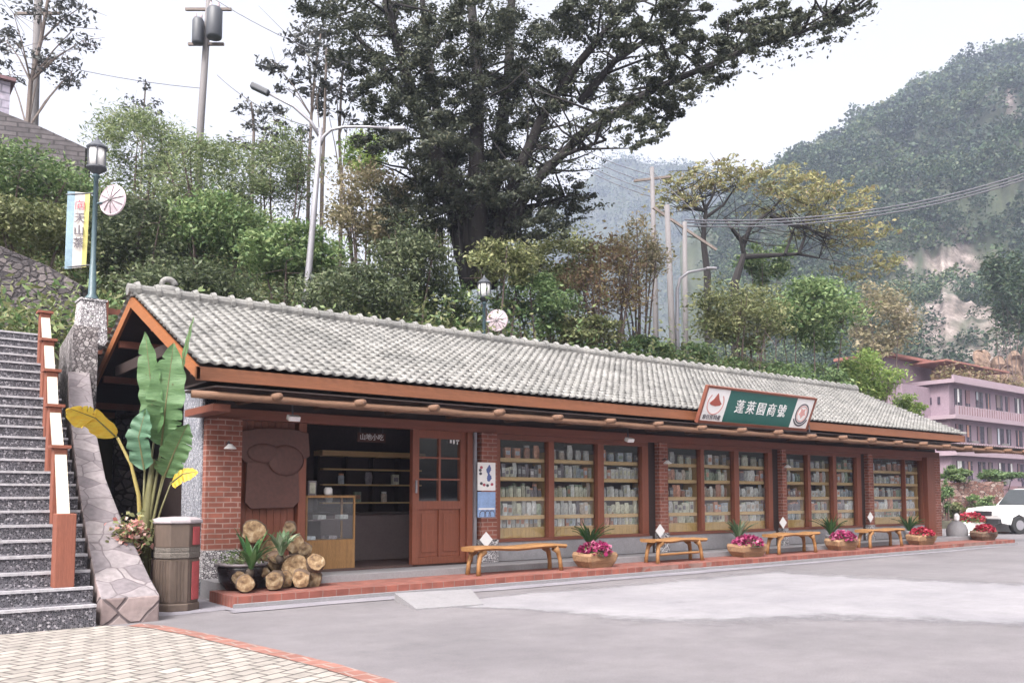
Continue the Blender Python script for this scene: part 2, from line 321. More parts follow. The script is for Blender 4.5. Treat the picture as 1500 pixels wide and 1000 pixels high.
def hillmat(name, rocky):
    ma, t, b, o = nt(name); v = coords(t)
    n = N(t, 'ShaderNodeTexNoise'); n.inputs['Scale'].default_value = .09 if rocky else .5; n.inputs['Detail'].default_value = 9; n.inputs['Roughness'].default_value = .7; t.links.new(v, n.inputs['Vector'])
    c = ramp(t, n.outputs[0], [(.3, (.022, .034, .022)), (.55, (.05, .062, .036)), (.75, (.085, .085, .06))] if rocky else [(.3, (.03, .026, .02)), (.55, (.055, .05, .03)), (.75, (.09, .075, .055))])
    if rocky:
        at = N(t, 'ShaderNodeAttribute', attribute_name='rock'); n2 = N(t, 'ShaderNodeTexNoise'); n2.inputs['Scale'].default_value = .22; n2.inputs['Detail'].default_value = 12; n2.inputs['Roughness'].default_value = .8; t.links.new(v, n2.inputs['Vector'])
        c = mixc(t, at.outputs['Fac'], c, ramp(t, n2.outputs[0], [(.36, (.05, .045, .038)), (.5, (.17, .14, .13)), (.62, (.34, .29, .27))]))
    t.links.new(c, b.inputs['Base Color']); b.inputs['Roughness'].default_value = .95
    bump(t, b, n.outputs[0], .6, 1. if rocky else .1)
    return ma
M['hill'] = hillmat('hill', False); M['mountain'] = hillmat('mountain', True)
PACK = []
for i, c in enumerate([(.62, .58, .56), (.5, .45, .36), (.33, .36, .40), (.55, .5, .55), (.22, .26, .2), (.4, .2, .14), (.6, .55, .35), (.18, .16, .18), (.66, .64, .66), (.36, .3, .26), (.42, .22, .17), (.34, .38, .46), (.7, .66, .6)]):
    PACK.append(mat('packet_%s' % 'abcdefghijklm'[i], mul(c, 1.35), .3, .85, 15, bmp=.05, rnd=.35))

# ------------------------------------------------------------------ mesh helpers
class MB:
    def __init__(s): s.v = []; s.f = []; s.m = []
    def add(s, vs, fs, mi=0):
        o = len(s.v); s.v += [tuple(map(float, p)) for p in vs]; s.f += [tuple(i + o for i in f) for f in fs]; s.m += [mi] * len(fs); return s
    def box(s, x0, x1, y0, y1, z0, z1, mi=0):
        v = [(x0, y0, z0), (x1, y0, z0), (x1, y1, z0), (x0, y1, z0), (x0, y0, z1), (x1, y0, z1), (x1, y1, z1), (x0, y1, z1)]
        return s.add(v, [(0, 3, 2, 1), (4, 5, 6, 7), (0, 1, 5, 4), (1, 2, 6, 5), (2, 3, 7, 6), (3, 0, 4, 7)], mi)
    def obox(s, c, ax, ay, az, mi=0):
        """box with centre c and half-axis vectors"""
        c, ax, ay, az = (np.array(q, float) for q in (c, ax, ay, az))
        v = [c + i * ax + j * ay + k * az for k in (-1, 1) for (i, j) in ((-1, -1), (1, -1), (1, 1), (-1, 1))]
        return s.add(v, [(0, 3, 2, 1), (4, 5, 6, 7), (0, 1, 5, 4), (1, 2, 6, 5), (2, 3, 7, 6), (3, 0, 4, 7)], mi)
    def beam(s, a, b, w, h, mi=0):
        a = np.array(a, float); b = np.array(b, float); d = (b - a) / 2; t = d / np.linalg.norm(d)
        u = np.array([0, 0, 1.]) if abs(t[2]) < .95 else np.array([1., 0, 0])
        sd = np.cross(t, u); sd /= np.linalg.norm(sd); u = np.cross(sd, t)
        return s.obox((a + b) / 2, d, sd * w / 2, u * h / 2, mi)
    def tube(s, pts, r, n=8, mi=0, cap=True, capmi=None):
        pts = [np.array(p, float) for p in pts]; k = len(pts)
        if not hasattr(r, '__len__'): r = [r] * k
        o = []; 
        ref = None
        for i in range(k):
            t = pts[min(i + 1, k - 1)] - pts[max(i - 1, 0)]; t /= (np.linalg.norm(t) + 1e-9)
            if ref is None: ref = np.array([0, 0, 1.]) if abs(t[2]) < .9 else np.array([1., 0, 0])
            a = np.cross(t, ref); a /= (np.linalg.norm(a) + 1e-9); b = np.cross(a, t); ref = b
            for j in range(n):
                q = 2 * PI * j / n; o.append(pts[i] + r[i] * (a * math.cos(q) + b * math.sin(q)))
        f = [(i * n + j, i * n + (j + 1) % n, (i + 1) * n + (j + 1) % n, (i + 1) * n + j) for i in range(k - 1) for j in range(n)]
        s.add(o, f, mi)
        if cap:
            base = len(s.v) - len(o)
            s.f += [tuple(base + j for j in range(n))[::-1], tuple(base + (k - 1) * n + j for j in range(n))]; s.m += [mi if capmi is None else capmi] * 2
        return s
    def lathe(s, prof, c, n=16, mi=0):
        o = [(c[0] + r * math.cos(2 * PI * j / n), c[1] + r * math.sin(2 * PI * j / n), c[2] + z) for r, z in prof for j in range(n)]
        k = len(prof)
        f = [(i * n + j, i * n + (j + 1) % n, (i + 1) * n + (j + 1) % n, (i + 1) * n + j) for i in range(k - 1) for j in range(n)]
        f += [tuple(range(n))[::-1], tuple((k - 1) * n + j for j in range(n))]
        return s.add(o, f, mi)
    def ball(s, c, r, mi=0, n=10, k=7):
        if not hasattr(r, '__len__'): r = (r, r, r)
        o = []; 
        for i in range(k):
            t = PI * (i + .02) / (k - 1 + .04)
            for j in range(n):
                q = 2 * PI * j / n; o.append((c[0] + r[0] * math.sin(t) * math.cos(q), c[1] + r[1] * math.sin(t) * math.sin(q), c[2] + r[2] * math.cos(t)))
        f = [(i * n + j, (i + 1) * n + j, (i + 1) * n + (j + 1) % n, i * n + (j + 1) % n) for i in range(k - 1) for j in range(n)]
        f += [tuple(range(n)), tuple((k - 1) * n + j for j in range(n))[::-1]]
        return s.add(o, f, mi)
    def prism(s, poly, axis, a, b, mi=0):
        """extrude a 2D polygon along an axis; poly holds the other two coordinates in order"""
        def p(q, t): return {0: (t, q[0], q[1]), 1: (q[0], t, q[1]), 2: (q[0], q[1], t)}[axis]
        n = len(poly); v = [p(q, a) for q in poly] + [p(q, b) for q in poly]
        return s.add(v, [tuple(range(n))[::-1], tuple(range(n, 2 * n))] + [(i, (i + 1) % n, n + (i + 1) % n, n + i) for i in range(n)], mi)
WL = {}
def props(o, label=None, cat=None, group=None, kind=None):
    if label: o['label'] = label
    if cat: o['category'] = cat
    if group: o['group'] = group
    if kind: o['kind'] = kind
def thing(name, label, cat, loc, group=None):
    o = bpy.data.objects.new(name, None); COL.objects.link(o); o.location = tuple(map(float, loc)); o.empty_display_size = .2
    WL[o.name] = np.array(loc, float); props(o, label, cat, group); return o
def put(name, mb, mats, parent=None, label=None, cat=None, group=None, kind=None, base=None, smooth=False, bevel=0):
    me = bpy.data.meshes.new(name)
    off = np.array(base, float) if base is not None else (WL[parent.name] if parent is not None else np.zeros(3))
    me.from_pydata([(p[0] - off[0], p[1] - off[1], p[2] - off[2]) for p in mb.v], [], mb.f)
    for x in (mats if isinstance(mats, (list, tuple)) else [mats]): me.materials.append(M[x] if isinstance(x, str) else x)
    me.polygons.foreach_set('material_index', mb.m)
    if smooth: me.polygons.foreach_set('use_smooth', [True] * len(mb.f))
    me.update()
    o = bpy.data.objects.new(name, me); COL.objects.link(o)
    if bevel:
        bv = o.modifiers.new('bevel', 'BEVEL'); bv.width = bevel; bv.segments = 2; bv.limit_method = 'ANGLE'
    if parent is not None: o.parent = parent; WL[o.name] = off
    else: o.location = tuple(off); WL[o.name] = off
    props(o, label, cat, group, kind)
    return o
def np_mesh(name, V, Q, material, parent=None, base=None, label=None, cat=None, group=None, kind=None, smooth=False):
    off = np.array(base, float) if base is not None else (WL[parent.name] if parent is not None else np.zeros(3))
    V = (V - off).astype(np.float32); k = Q.shape[1]
    me = bpy.data.meshes.new(name)
    me.vertices.add(len(V)); me.vertices.foreach_set('co', V.ravel())
    me.loops.add(Q.size); me.loops.foreach_set('vertex_index', Q.ravel().astype(np.int32))
    me.polygons.add(len(Q)); me.polygons.foreach_set('loop_start', np.arange(0, Q.size, k, dtype=np.int32)); me.polygons.foreach_set('loop_total', np.full(len(Q), k, dtype=np.int32))
    if smooth: me.polygons.foreach_set('use_smooth', np.ones(len(Q), dtype=bool))
    me.update(calc_edges=True); me.materials.append(M[material] if isinstance(material, str) else material)
    o = bpy.data.objects.new(name, me); COL.objects.link(o)
    if parent is not None: o.parent = parent
    else: o.location = tuple(off)
    WL[o.name] = off; props(o, label, cat, group, kind)
    return o
def copy_tree(o, parent=None):
    c = o.copy(); COL.objects.link(c)
    if parent is not None: c.parent = parent
    for ch in list(o.children): copy_tree(ch, c)
    return c
def leaves(P, size, asp=.42, droop=.25, jit=.55):
    """one diamond-shaped folded leaf per point"""
    n = len(P); s = (size * (1 + RNG.uniform(-jit, jit, n)))[:, None]
    a = RNG.normal(size=(n, 3)); a[:, 2] = a[:, 2] * .6 - droop; a /= np.linalg.norm(a, axis=1)[:, None]
    u = RNG.normal(size=(n, 3)); u[:, 2] += .9; b = np.cross(a, u); b /= np.linalg.norm(b, axis=1)[:, None] + 1e-6
    c = np.cross(b, a)
    V = np.empty((n, 4, 3)); V[:, 0] = P - a * s * .5; V[:, 1] = P + b * s * asp * .5 + c * s * .08; V[:, 2] = P + a * s * .5; V[:, 3] = P - b * s * asp * .5 + c * s * .08
    return V.reshape(-1, 3), np.arange(4 * n).reshape(n, 4)
def clump_points(c, r, n, nclump, tight=.34, shell=.55):
    """leaf positions in clumps spread through an ellipsoid, leaving gaps between clumps"""
    c = np.array(c, float); r = np.array(r, float)
    d = RNG.normal(size=(nclump, 3)); d /= np.linalg.norm(d, axis=1)[:, None]
    cc = d * (shell + (1 - shell) * RNG.uniform(0, 1, (nclump, 1)) ** .6) * RNG.uniform(.35, 1.0, (nclump, 1)) ** .4
    w = RNG.uniform(.4, 1.6, nclump); k = RNG.choice(nclump, n, p=w / w.sum())
    sg = tight * RNG.uniform(.6, 1.2, (nclump, 1))
    p = cc[k] + np.clip(RNG.normal(size=(n, 3)), -1.7, 1.7) * sg[k] * np.array([.62, .62, .42])
    return c + p * r

# ------------------------------------------------------------------ the ground
put('parking_lot', MB().add([(-400, -300, 0), (1200, -300, 0), (1200, 1200, 0), (-400, 1200, 0)], [(0, 1, 2, 3)]), 'lot', kind='structure')
def sheet(name, pts, z, material, thick=None, kind='structure'):
    mb = MB(); n = len(pts)
    mb.add([(p[0], p[1], z) for p in pts], [tuple(range(n))])
    o = put(name, mb, material, kind=kind); return o
def edge_noise(pts, amp, k=6):
    out = []
    for i, p in enumerate(pts):
        q = pts[(i + 1) % len(pts)]
        for j in range(k):
            t = j / k; out.append((p[0] + (q[0] - p[0]) * t + random.uniform(-amp, amp), p[1] + (q[1] - p[1]) * t + random.uniform(-amp, amp)))
    return out
def ground_px(l): return [tuple(onZ(x, y, 0)[:2]) for x, y in l]
lo_ = np.array(ground_px([(640, 893), (745, 894), (850, 908), (930, 921), (1060, 927), (1250, 922), (1400, 926), (1520, 930), (1640, 925)]))
hi_ = np.array(ground_px([(640, 888), (690, 875), (780, 865), (880, 857), (1010, 843), (1130, 831), (1290, 841), (1480, 849), (1640, 850)]))
def resample(P, n):
    l = np.concatenate([[0], np.cumsum(np.linalg.norm(np.diff(P, axis=0), axis=1))]); q = np.linspace(0, l[-1], n)
    return np.stack([np.interp(q, l, P[:, 0]), np.interp(q, l, P[:, 1])], 1)
nP = 60; lo_, hi_ = resample(lo_, nP), resample(hi_, nP); mb = MB(); bl = []; rows = [0, .12, .24, .5, .76, .88, 1.]
for i in range(nP):
    for t in rows:
        q = lo_[i] + (hi_[i] - lo_[i]) * t; mb.v.append((float(q[0]), float(q[1]), .004)); bl.append(min(1, min(t, 1 - t) / .24) * min(1, i / 6, (nP - 1 - i) / 6))
nr = len(rows); mb.f = [(i * nr + j, (i + 1) * nr + j, (i + 1) * nr + j + 1, i * nr + j + 1) for i in range(nP - 1) for j in range(nr - 1)]; mb.m = [0] * len(mb.f)
o = put('concrete_patch', mb, 'patch', kind='structure')
at = o.data.attributes.new('blend', 'FLOAT', 'POINT'); at.data.foreach_set('value', [float(q) for q in bl])
sheet('gutter_strip', edge_noise([(4.0, 10.72), (8, 10.75), (14, 10.8), (26, 10.95), (26, 11.13), (4.0, 11.13)], .05, 9), .009, 'fringe')
sheet('side_yard', [(2.8, 11.0), (3.4, 10.95), (4.14, 11.1), (4.14, 18.5), (2.8, 18.5)], .004, 'fringe')
ce = [(205, 914), (240, 917), (300, 928), (360, 942), (430, 958), (500, 975), (570, 996), (640, 1022), (720, 1060)]
inner = ground_px(ce)
edge_w = []
for i, p in enumerate(inner):
    a = np.array(inner[max(0, i - 1)]); b = np.array(inner[min(len(inner) - 1, i + 1)]); d = (b - a) / np.linalg.norm(b - a)
    edge_w.append((p[0] + d[1] * .19, p[1] - d[0] * .19))
sheet('paver_patio', edge_w + [(2.2, 2.0), (-6, 2.0), (-6, 10.8), (2.2, 10.8)], .006, 'pavers')
mb = MB()
for i in range(len(inner) - 1):
    a, b, c, d = inner[i], inner[i + 1], edge_w[i + 1], edge_w[i]
    mb.add([(*a, .011), (*b, .011), (*c, .011), (*d, .011)], [(0, 3, 2, 1)])
put('brick_edging', mb, 'brick_edge', kind='structure')
# raised walkway with kerb, and the concrete step along the shop
put('brick_walkway', MB().prism([(4.14, 11.12), (27.9, 11.3), (27.9, 12.06), (4.14, 12.06)], 2, 0, .15), 'brick_floor', kind='structure')
put('kerb', MB().prism([(4.1, 11.06), (27.95, 11.24), (27.95, 11.3), (4.14, 11.12)], 2, 0, .06), 'concrete', kind='structure')
put('concrete_step', MB().box(4.24, 27.6, 12.06, 12.74, 0, .25), 'concrete', kind='structure')
r1 = [onZ(578, 868, .11), onZ(690, 862, .11), onZ(708, 884, .02), onZ(610, 891, .02)]
mb = MB(); mb.add([tuple(p) for p in r1] + [(p[0], p[1], 0) for p in r1], [(0, 1, 2, 3), (0, 4, 5, 1), (1, 5, 6, 2), (2, 6, 7, 3), (3, 7, 4, 0)])
put('concrete_ramp', mb, 'concrete', label='small sloping concrete ramp slab in front of the shop door', cat='ramp', base=r1[3] * np.array([1, 1, 0]))

# ------------------------------------------------------------------ the shop
ZF = .27
shop = thing('shop_building', 'long single-storey red brick shop with grey tiled roof and wide shop windows', 'shop', (4.25, 12.8, 0))
def pc(name, mb, mats, **k): return put(name, mb, mats, shop, **k)
XL, XR, RY, RZ, EY, EZ, BY, BZ = 3.76, 25.95, 15.2, 4.83, 11.72, 3.24, 18.68, 3.24
# tiled slopes: rolls across, overlapping courses down
def slope(name, y1, z1):
    L = math.hypot(y1 - RY, z1 - RZ); nc = 20; per = .18; k = 8
    us = np.arange(0, int((XR - XL) / per) * k + 1) * per / k
    prof =   .021 * np.maximum(0, np.cos(2 * PI * us / per)) ** .8 - .016 * np.maximum(0, -np.cos(2 * PI * us / per))
    dy, dz = (y1 - RY) / L, (z1 - RZ) / L; ny, nz = (-dz, dy) if dy > 0 else (dz, -dy)
    rows = []
    for c in range(nc):
        for t, lift in ((0.02, .0), (.5, .02), (1.0, .046)):
            s0 = (c + t) * L / nc
            wob = RNG.normal(0, .003, int(len(us) / k) + 1)
            w = np.repeat(wob, k)[:len(us)]
            h = prof + lift + w * (1 if t > .4 else 0)
            sv = s0 + (.02 * np.cos(2 * PI * us / per) if t == 1.0 else 0) + w * 1.5
            rows.append(np.stack([XL + us, RY + dy * sv + ny * h, RZ + dz * sv + nz * h], 1))
    rows.append(rows[-1] + np.array([0, -ny * .05, -nz * .05]))
    V = np.concatenate(rows); n = len(us); R = len(rows)
    i = np.arange(R - 1)[:, None] * n + np.arange(n - 1)[None, :]
    Q = np.stack([i, i + 1, i + n + 1, i + n], -1).reshape(-1, 4)
    return np_mesh(name, V, Q, 'roof_tile', shop)
slope('roof_slope', EY, EZ); slope('roof_slope', BY, BZ)
# boarding under the tiles
mb = MB()
mb.prism([(EY + .04, EZ - .07), (RY, RZ - .07), (BY - .04, BZ - .07), (BY - .04, BZ - .13), (RY, RZ - .14), (EY + .04, EZ - .13)], 0, XL + .05, XR - .05)
pc('roof_boarding', mb, 'dark_wood')
mb = MB(); mb.tube([(XL - .04, RY, RZ + .06), (XR + .04, RY, RZ + .06)], .105, 12)
x = XL + .1
while x < XR:
    mb.tube([(x - .02, RY, RZ + .065), (x + .05, RY, RZ + .075)], [.125, .145], 12); x += .32
mb.box(XL, XR, RY - .09, RY + .09, RZ - .06, RZ + .06)
pc('ridge_cap', mb, 'roof_tile', smooth=False)
mb = MB(); p0 = (XL + .62, RY, RZ + .12)
pts = []
for i in range(15):
    t = i / 14; a = PI * 1.55 * t + .1; r = .15 * (1 - .62 * t)
    pts.append((p0[0] - .02 + r * math.cos(a) * .9, RY, p0[2] + .10 + r * math.sin(a) * .85))
mb.tube(pts, [.06 * (1 - .45 * i / 14) for i in range(15)], 10); mb.ball((p0[0] + .02, RY, p0[2] + .02), (.26, .09, .09))
pc('ridge_ornament', mb, 'roof_tile', smooth=True)
pc('fascia', MB().box(XL + .02, XR - .02, EY + .02, EY + .06, EZ - .235, EZ - .045), 'orange_wood', bevel=.006)
pc('fascia', MB().box(XL + .02, XR - .02, BY - .06, BY - .02, BZ - .235, BZ - .045), 'orange_wood')
for xx in (XL + .02, XR - .07):
    for (y1, z1) in ((EY + .02, EZ), (BY - .02, BZ)):
        pc('bargeboard', MB().prism([(y1, z1 - .22), (y1, z1 - .055), (RY, RZ - .05), (RY, RZ - .24)], 0, xx, xx + .05), 'orange_wood_y')
# walls
LX = 4.25
pc('side_wall', MB().box(LX, LX + .2, 12.86, 13.75, 0, 3.1), 'pebble_wall')
pc('side_wall', MB().box(4.9, 5.05, 13.75, 18.3, 0, 3.3), 'dark_wood')
pc('side_door', MB().box(4.86, 4.9, 14.6, 15.6, .1, 2.4), 'red_wood')
pc('gable_wall', MB().prism([(13.3, 3.1), (17.1, 3.1), (17.3, 3.6), (RY, RZ - .16), (13.0, 3.6), (13.0, 3.1)], 0, 4.9, 5.05), 'dark_wood')
pc('gable_tie', MB().box(3.95, 4.05, 13.6, 16.8, 3.62, 3.8), 'dark_wood')
for yy in (12.2, 13.1, 14.2, 16.2, 17.3, 18.2):
    zz = RZ - abs(yy - RY) * .457 - .2
    pc('purlin', MB().box(3.86, 5.1, yy - .06, yy + .06, zz - .12, zz), 'red_wood_x')
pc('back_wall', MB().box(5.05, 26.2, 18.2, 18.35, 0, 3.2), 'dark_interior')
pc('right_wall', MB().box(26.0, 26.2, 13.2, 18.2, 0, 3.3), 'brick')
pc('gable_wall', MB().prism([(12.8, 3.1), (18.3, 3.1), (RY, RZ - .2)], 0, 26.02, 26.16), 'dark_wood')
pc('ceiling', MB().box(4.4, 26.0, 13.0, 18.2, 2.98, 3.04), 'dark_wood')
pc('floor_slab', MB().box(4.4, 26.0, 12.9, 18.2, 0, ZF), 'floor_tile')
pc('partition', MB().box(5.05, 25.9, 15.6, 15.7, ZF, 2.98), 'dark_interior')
# header beam and boards over it, soffit
pc('header_beam', MB().box(4.28, 26.5, 12.78, 12.98, 2.60, 2.76), 'red_wood_x', bevel=.008)
pc('header_boards', MB().box(4.28, 26.4, 12.86, 12.96, 2.765, 3.25), 'dark_wood')
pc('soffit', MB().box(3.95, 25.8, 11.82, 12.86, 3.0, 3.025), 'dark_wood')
# pillars
PIL = [(297, 350), (697, 728), (957, 978), (1137, 1152), (1264, 1279)]
for i, (a, b) in enumerate(PIL):
    xa, xb = (4.27, 4.80) if i == 0 else (fx(a, 12.9), fx(b, 12.72))
    p = pc('brick_pillar', MB().box(xa, xb, 12.72, 13.02, .66, 2.598), 'brick')
    put('pillar_base', MB().box(xa - .02, xb + .02, 12.70, 13.0, .252, .657), 'pebble_light', p)
pc('corner_post', MB().box(25.55, 26.0, 12.70, 13.0, .252, 2.598), 'red_wood')
pc('corner_post', MB().box(26.02, 26.42, 12.74, 13.1, .252, 2.598), 'brick')
# plinth under the windows
for a, b in ((728, 957), (978, 1137), (1152, 1264), (1279, 1357)):
    pc('plinth', MB().box(fx(a) + .022, min(fx(b), 25.55) - .022, 12.82, 13.0, .252, .60), 'plinth')
pc('plinth', MB().box(4.83, 5.88, 12.82, 13.0, .252, .42), 'plinth')
# wood panel left of the opening
mb = MB(); x = 4.83
while x < 5.70:
    mb.box(x, min(x + .105, 5.74), 12.9, 12.935 + random.uniform(0, .008), .42, 2.598); x += .112
pc('wood_panel', mb, 'red_wood')
pc('door_post', MB().box(5.745, 5.875, 12.80, 12.97, ZF, 2.598), 'red_wood', bevel=.006)
# sliding door leaf with four panes over two panels
d0, d1 = 7.87, 8.98
door = thing('d', '', '', (d0, 12.9, ZF)); door.name = 'sliding_door'; WL['sliding_door'] = np.array((d0, 12.9, ZF)); door.parent = shop; door.location = (d0 - 4.25, .1, ZF)
for k in ('label', 'category'):
    if k in door: del door[k]
mb = MB()
mb.box(d0, d0 + .13, 12.86, 12.96, ZF, 2.60); mb.box(d1 - .11, d1, 12.86, 12.96, ZF, 2.60)
for za, zb in ((ZF, ZF + .12), (1.22, 1.36), (2.46, 2.60)): mb.box(d0 + .13, d1 - .11, 12.865, 12.955, za, zb)
mx = (d0 + d1) / 2 + .01
mb.box(mx - .02, mx + .02, 12.87, 12.95, ZF + .12, 1.22); mb.box(mx - .018, mx + .018, 12.87, 12.95, 1.36, 2.46)
for zz in (1.74, 2.12): mb.box(d0 + .13, mx - .018, 12.88, 12.94, zz - .014, zz + .014); mb.box(mx + .018, d1 - .11, 12.88, 12.94, zz - .014, zz + .014)
put('door_frame', mb, 'red_wood', door)
mb = MB()
for a, b in ((d0 + .13, mx - .02), (mx + .02, d1 - .11)):
    mb.box(a, b, 12.90, 12.92, ZF + .12, 1.22); mb.box(a + .07, b - .07, 12.885, 12.90, ZF + .2, 1.14)
put('door_panel', mb, 'red_wood', door, bevel=.006)
put('door_glass', MB().box(d0 + .13, d1 - .11, 12.907, 12.913, 1.36, 2.46), 'glass', door)
put('handle', MB().box(d0 + .045, d0 + .075, 12.82, 12.86, 1.5, 1.72), 'steel', door, bevel=.005)
put('door_letters', MB().box(mx + .20, mx + .235, 12.852, 12.858, 2.39, 2.45).box(mx + .27, mx + .30, 12.852, 12.858, 2.38, 2.45).box(mx + .33, mx + .40, 12.852, 12.858, 2.43, 2.45).box(mx + .35, mx + .37, 12.852, 12.858, 2.37, 2.42), 'white', door)
pc('door_post', MB().box(8.985, 9.10, 12.80, 12.97, ZF, 2.598), 'red_wood', bevel=.006)
pc('white_post', MB().box(9.105, 9.16, 12.76, 12.86, .252, 2.598), 'steel')
# shop windows: frame, mullions, panes
GROUPS = [[(733, 800), (812, 872), (885, 937)], [(979, 1023), (1032, 1072), (1083, 1122)], [(1153, 1180), (1188, 1217), (1226, 1252)], [(1280, 1322), (1327, 1352)]]
SPAN = [(728, 950), (978, 1132), (1152, 1262), (1279, 1355)]
for gi, (g, sp) in enumerate(zip(GROUPS, SPAN)):
    xa, xb = fx(sp[0], 12.72) + .003, min(fx(sp[1], 12.82), 25.53)
    w = thing('w', '', '', (xa, 12.8, .6)); w.name = 'shop_window'; WL[w.name] = np.array((xa, 12.8, .6)); w.parent = shop; w.location = (xa - 4.25, 0, .6)
    for k in ('label', 'category'):
        if k in w: del w[k]
    mb = MB(); mb.box(xa, xb, 12.80, 12.98, .60, .66); mb.box(xa, xb, 12.82, 12.97, 2.50, 2.598)
    put('frame', mb, 'red_wood_x', w, bevel=.006)
    prev = xa; edges = []
    for j, (a, b) in enumerate(g):
        l = fx(a, 12.82); r = min(fx(b, 12.9), 25.5)
        if l - prev > .02: put('mullion', MB().box(prev, l, 12.82, 12.95, .66, 2.5), 'red_wood', w, bevel=.006)
        put('pane', MB().box(l, r, 12.90, 12.906, .66, 2.5), 'glass', w); prev = r
    if xb - prev > .02: put('mullion', MB().box(prev, xb, 12.82, 12.95, .66, 2.5), 'red_wood', w, bevel=.006)
    if gi < 3:
        nx = fx(PIL[gi + 2][0], 12.9)
        if nx - xb > .03: pc('frame_post', MB().box(xb + .002, nx - .002, 12.85, 12.97, .252, 2.598), 'dark_wood')
# log pergola in front
BYY = 11.4
pts = [(3.62 + (29.6 - 3.62) * i / 60, BYY + random.uniform(-.006, .006), 2.77 + random.uniform(-.007, .007)) for i in range(61)]
pc('pergola_beam', MB().tube(pts, [.055 + random.uniform(-.006, .007) for _ in pts], 10), 'log_wood', smooth=True)
for k in range(20):
    x = 4.72 + 1.2705 * k
    q = random.uniform(-.03, .03)
    pc('rafter_log', MB().tube([(x + q, 12.77, 2.86), (x + q * .5, 12.0, 2.84), (x, 11.16, 2.81 + random.uniform(-.02, .02))], [.05, .048, .042 + random.uniform(0, .012)], 9), 'log_wood', smooth=True)
pc('pergola_cover', MB().prism([(11.33, 2.88), (12.76, 2.935), (12.76, 2.955), (11.33, 2.90)], 0, 3.9, 29.6), 'dark_wood')
pc('pergola_bracket', MB().box(4.0, 4.24, 11.7, 12.9, 2.60, 2.70), 'red_wood_x')

# ------------------------------------------------------------------ shelves and goods
ORD = ['first', 'second', 'third', 'fourth', 'fifth']
WORDG = ['between second and third brick pillars', 'between third and fourth brick pillars', 'between fourth and fifth brick pillars', 'before the corner post']
PANE = ['left', 'middle', 'right']
def bag_mb(w, d, h):
    mb = MB(); n = 6; vs = []
    for k in range(5):
        t = k / 4; ww = w * (.85 + .15 * math.sin(PI * t)); dd = d * max(.12, math.sin(PI * min(1, t * .85 + .15)))
        for (a, b) in ((-1, -.5), (0, -1), (1, -.5), (1, .5), (0, 1), (-1, .5)): vs.append((a * ww / 2, b * dd / 2, h * t))
    f = [(k * n + j, k * n + (j + 1) % n, (k + 1) * n + (j + 1) % n, (k + 1) * n + j) for k in range(4) for j in range(n)] + [tuple(range(n))[::-1], tuple(range(4 * n, 5 * n))]
    return mb.add(vs, f)
def mesh_of(name, mb, ms):
    me = bpy.data.meshes.new(name); me.from_pydata(mb.v, [], mb.f)
    for x in ms: me.materials.append(x)
    me.polygons.foreach_set('material_index', mb.m); return me
PROTO = []
for i, pm in enumerate(PACK):
    PROTO.append(('snack_bag', mesh_of('snack_bag', bag_mb(.15, .08, .24), [pm])))
    jm = MB().lathe([(.055, 0), (.06, .01), (.06, .15), (.045, .17)], (0, 0, 0), 10, 0).lathe([(.05, 0), (.05, .035)], (0, 0, .17), 10, 1)
    PROTO.append(('jar', mesh_of('jar', jm, [pm, PACK[(i + 3) % 13]])))
    bm = MB().box(-.07, .07, -.04, .04, 0, .2).box(-.05, .05, -.044, -.0402, .06, .14, 1)
    PROTO.append(('gift_box', mesh_of('gift_box', bm, [pm, PACK[(i + 6) % 13]])))
KINDN = {'snack_bag': 'snack bags', 'jar': 'jars', 'gift_box': 'gift boxes'}
ngoods = 0
SHZ = [2.17, 1.81, 1.43, 1.08]
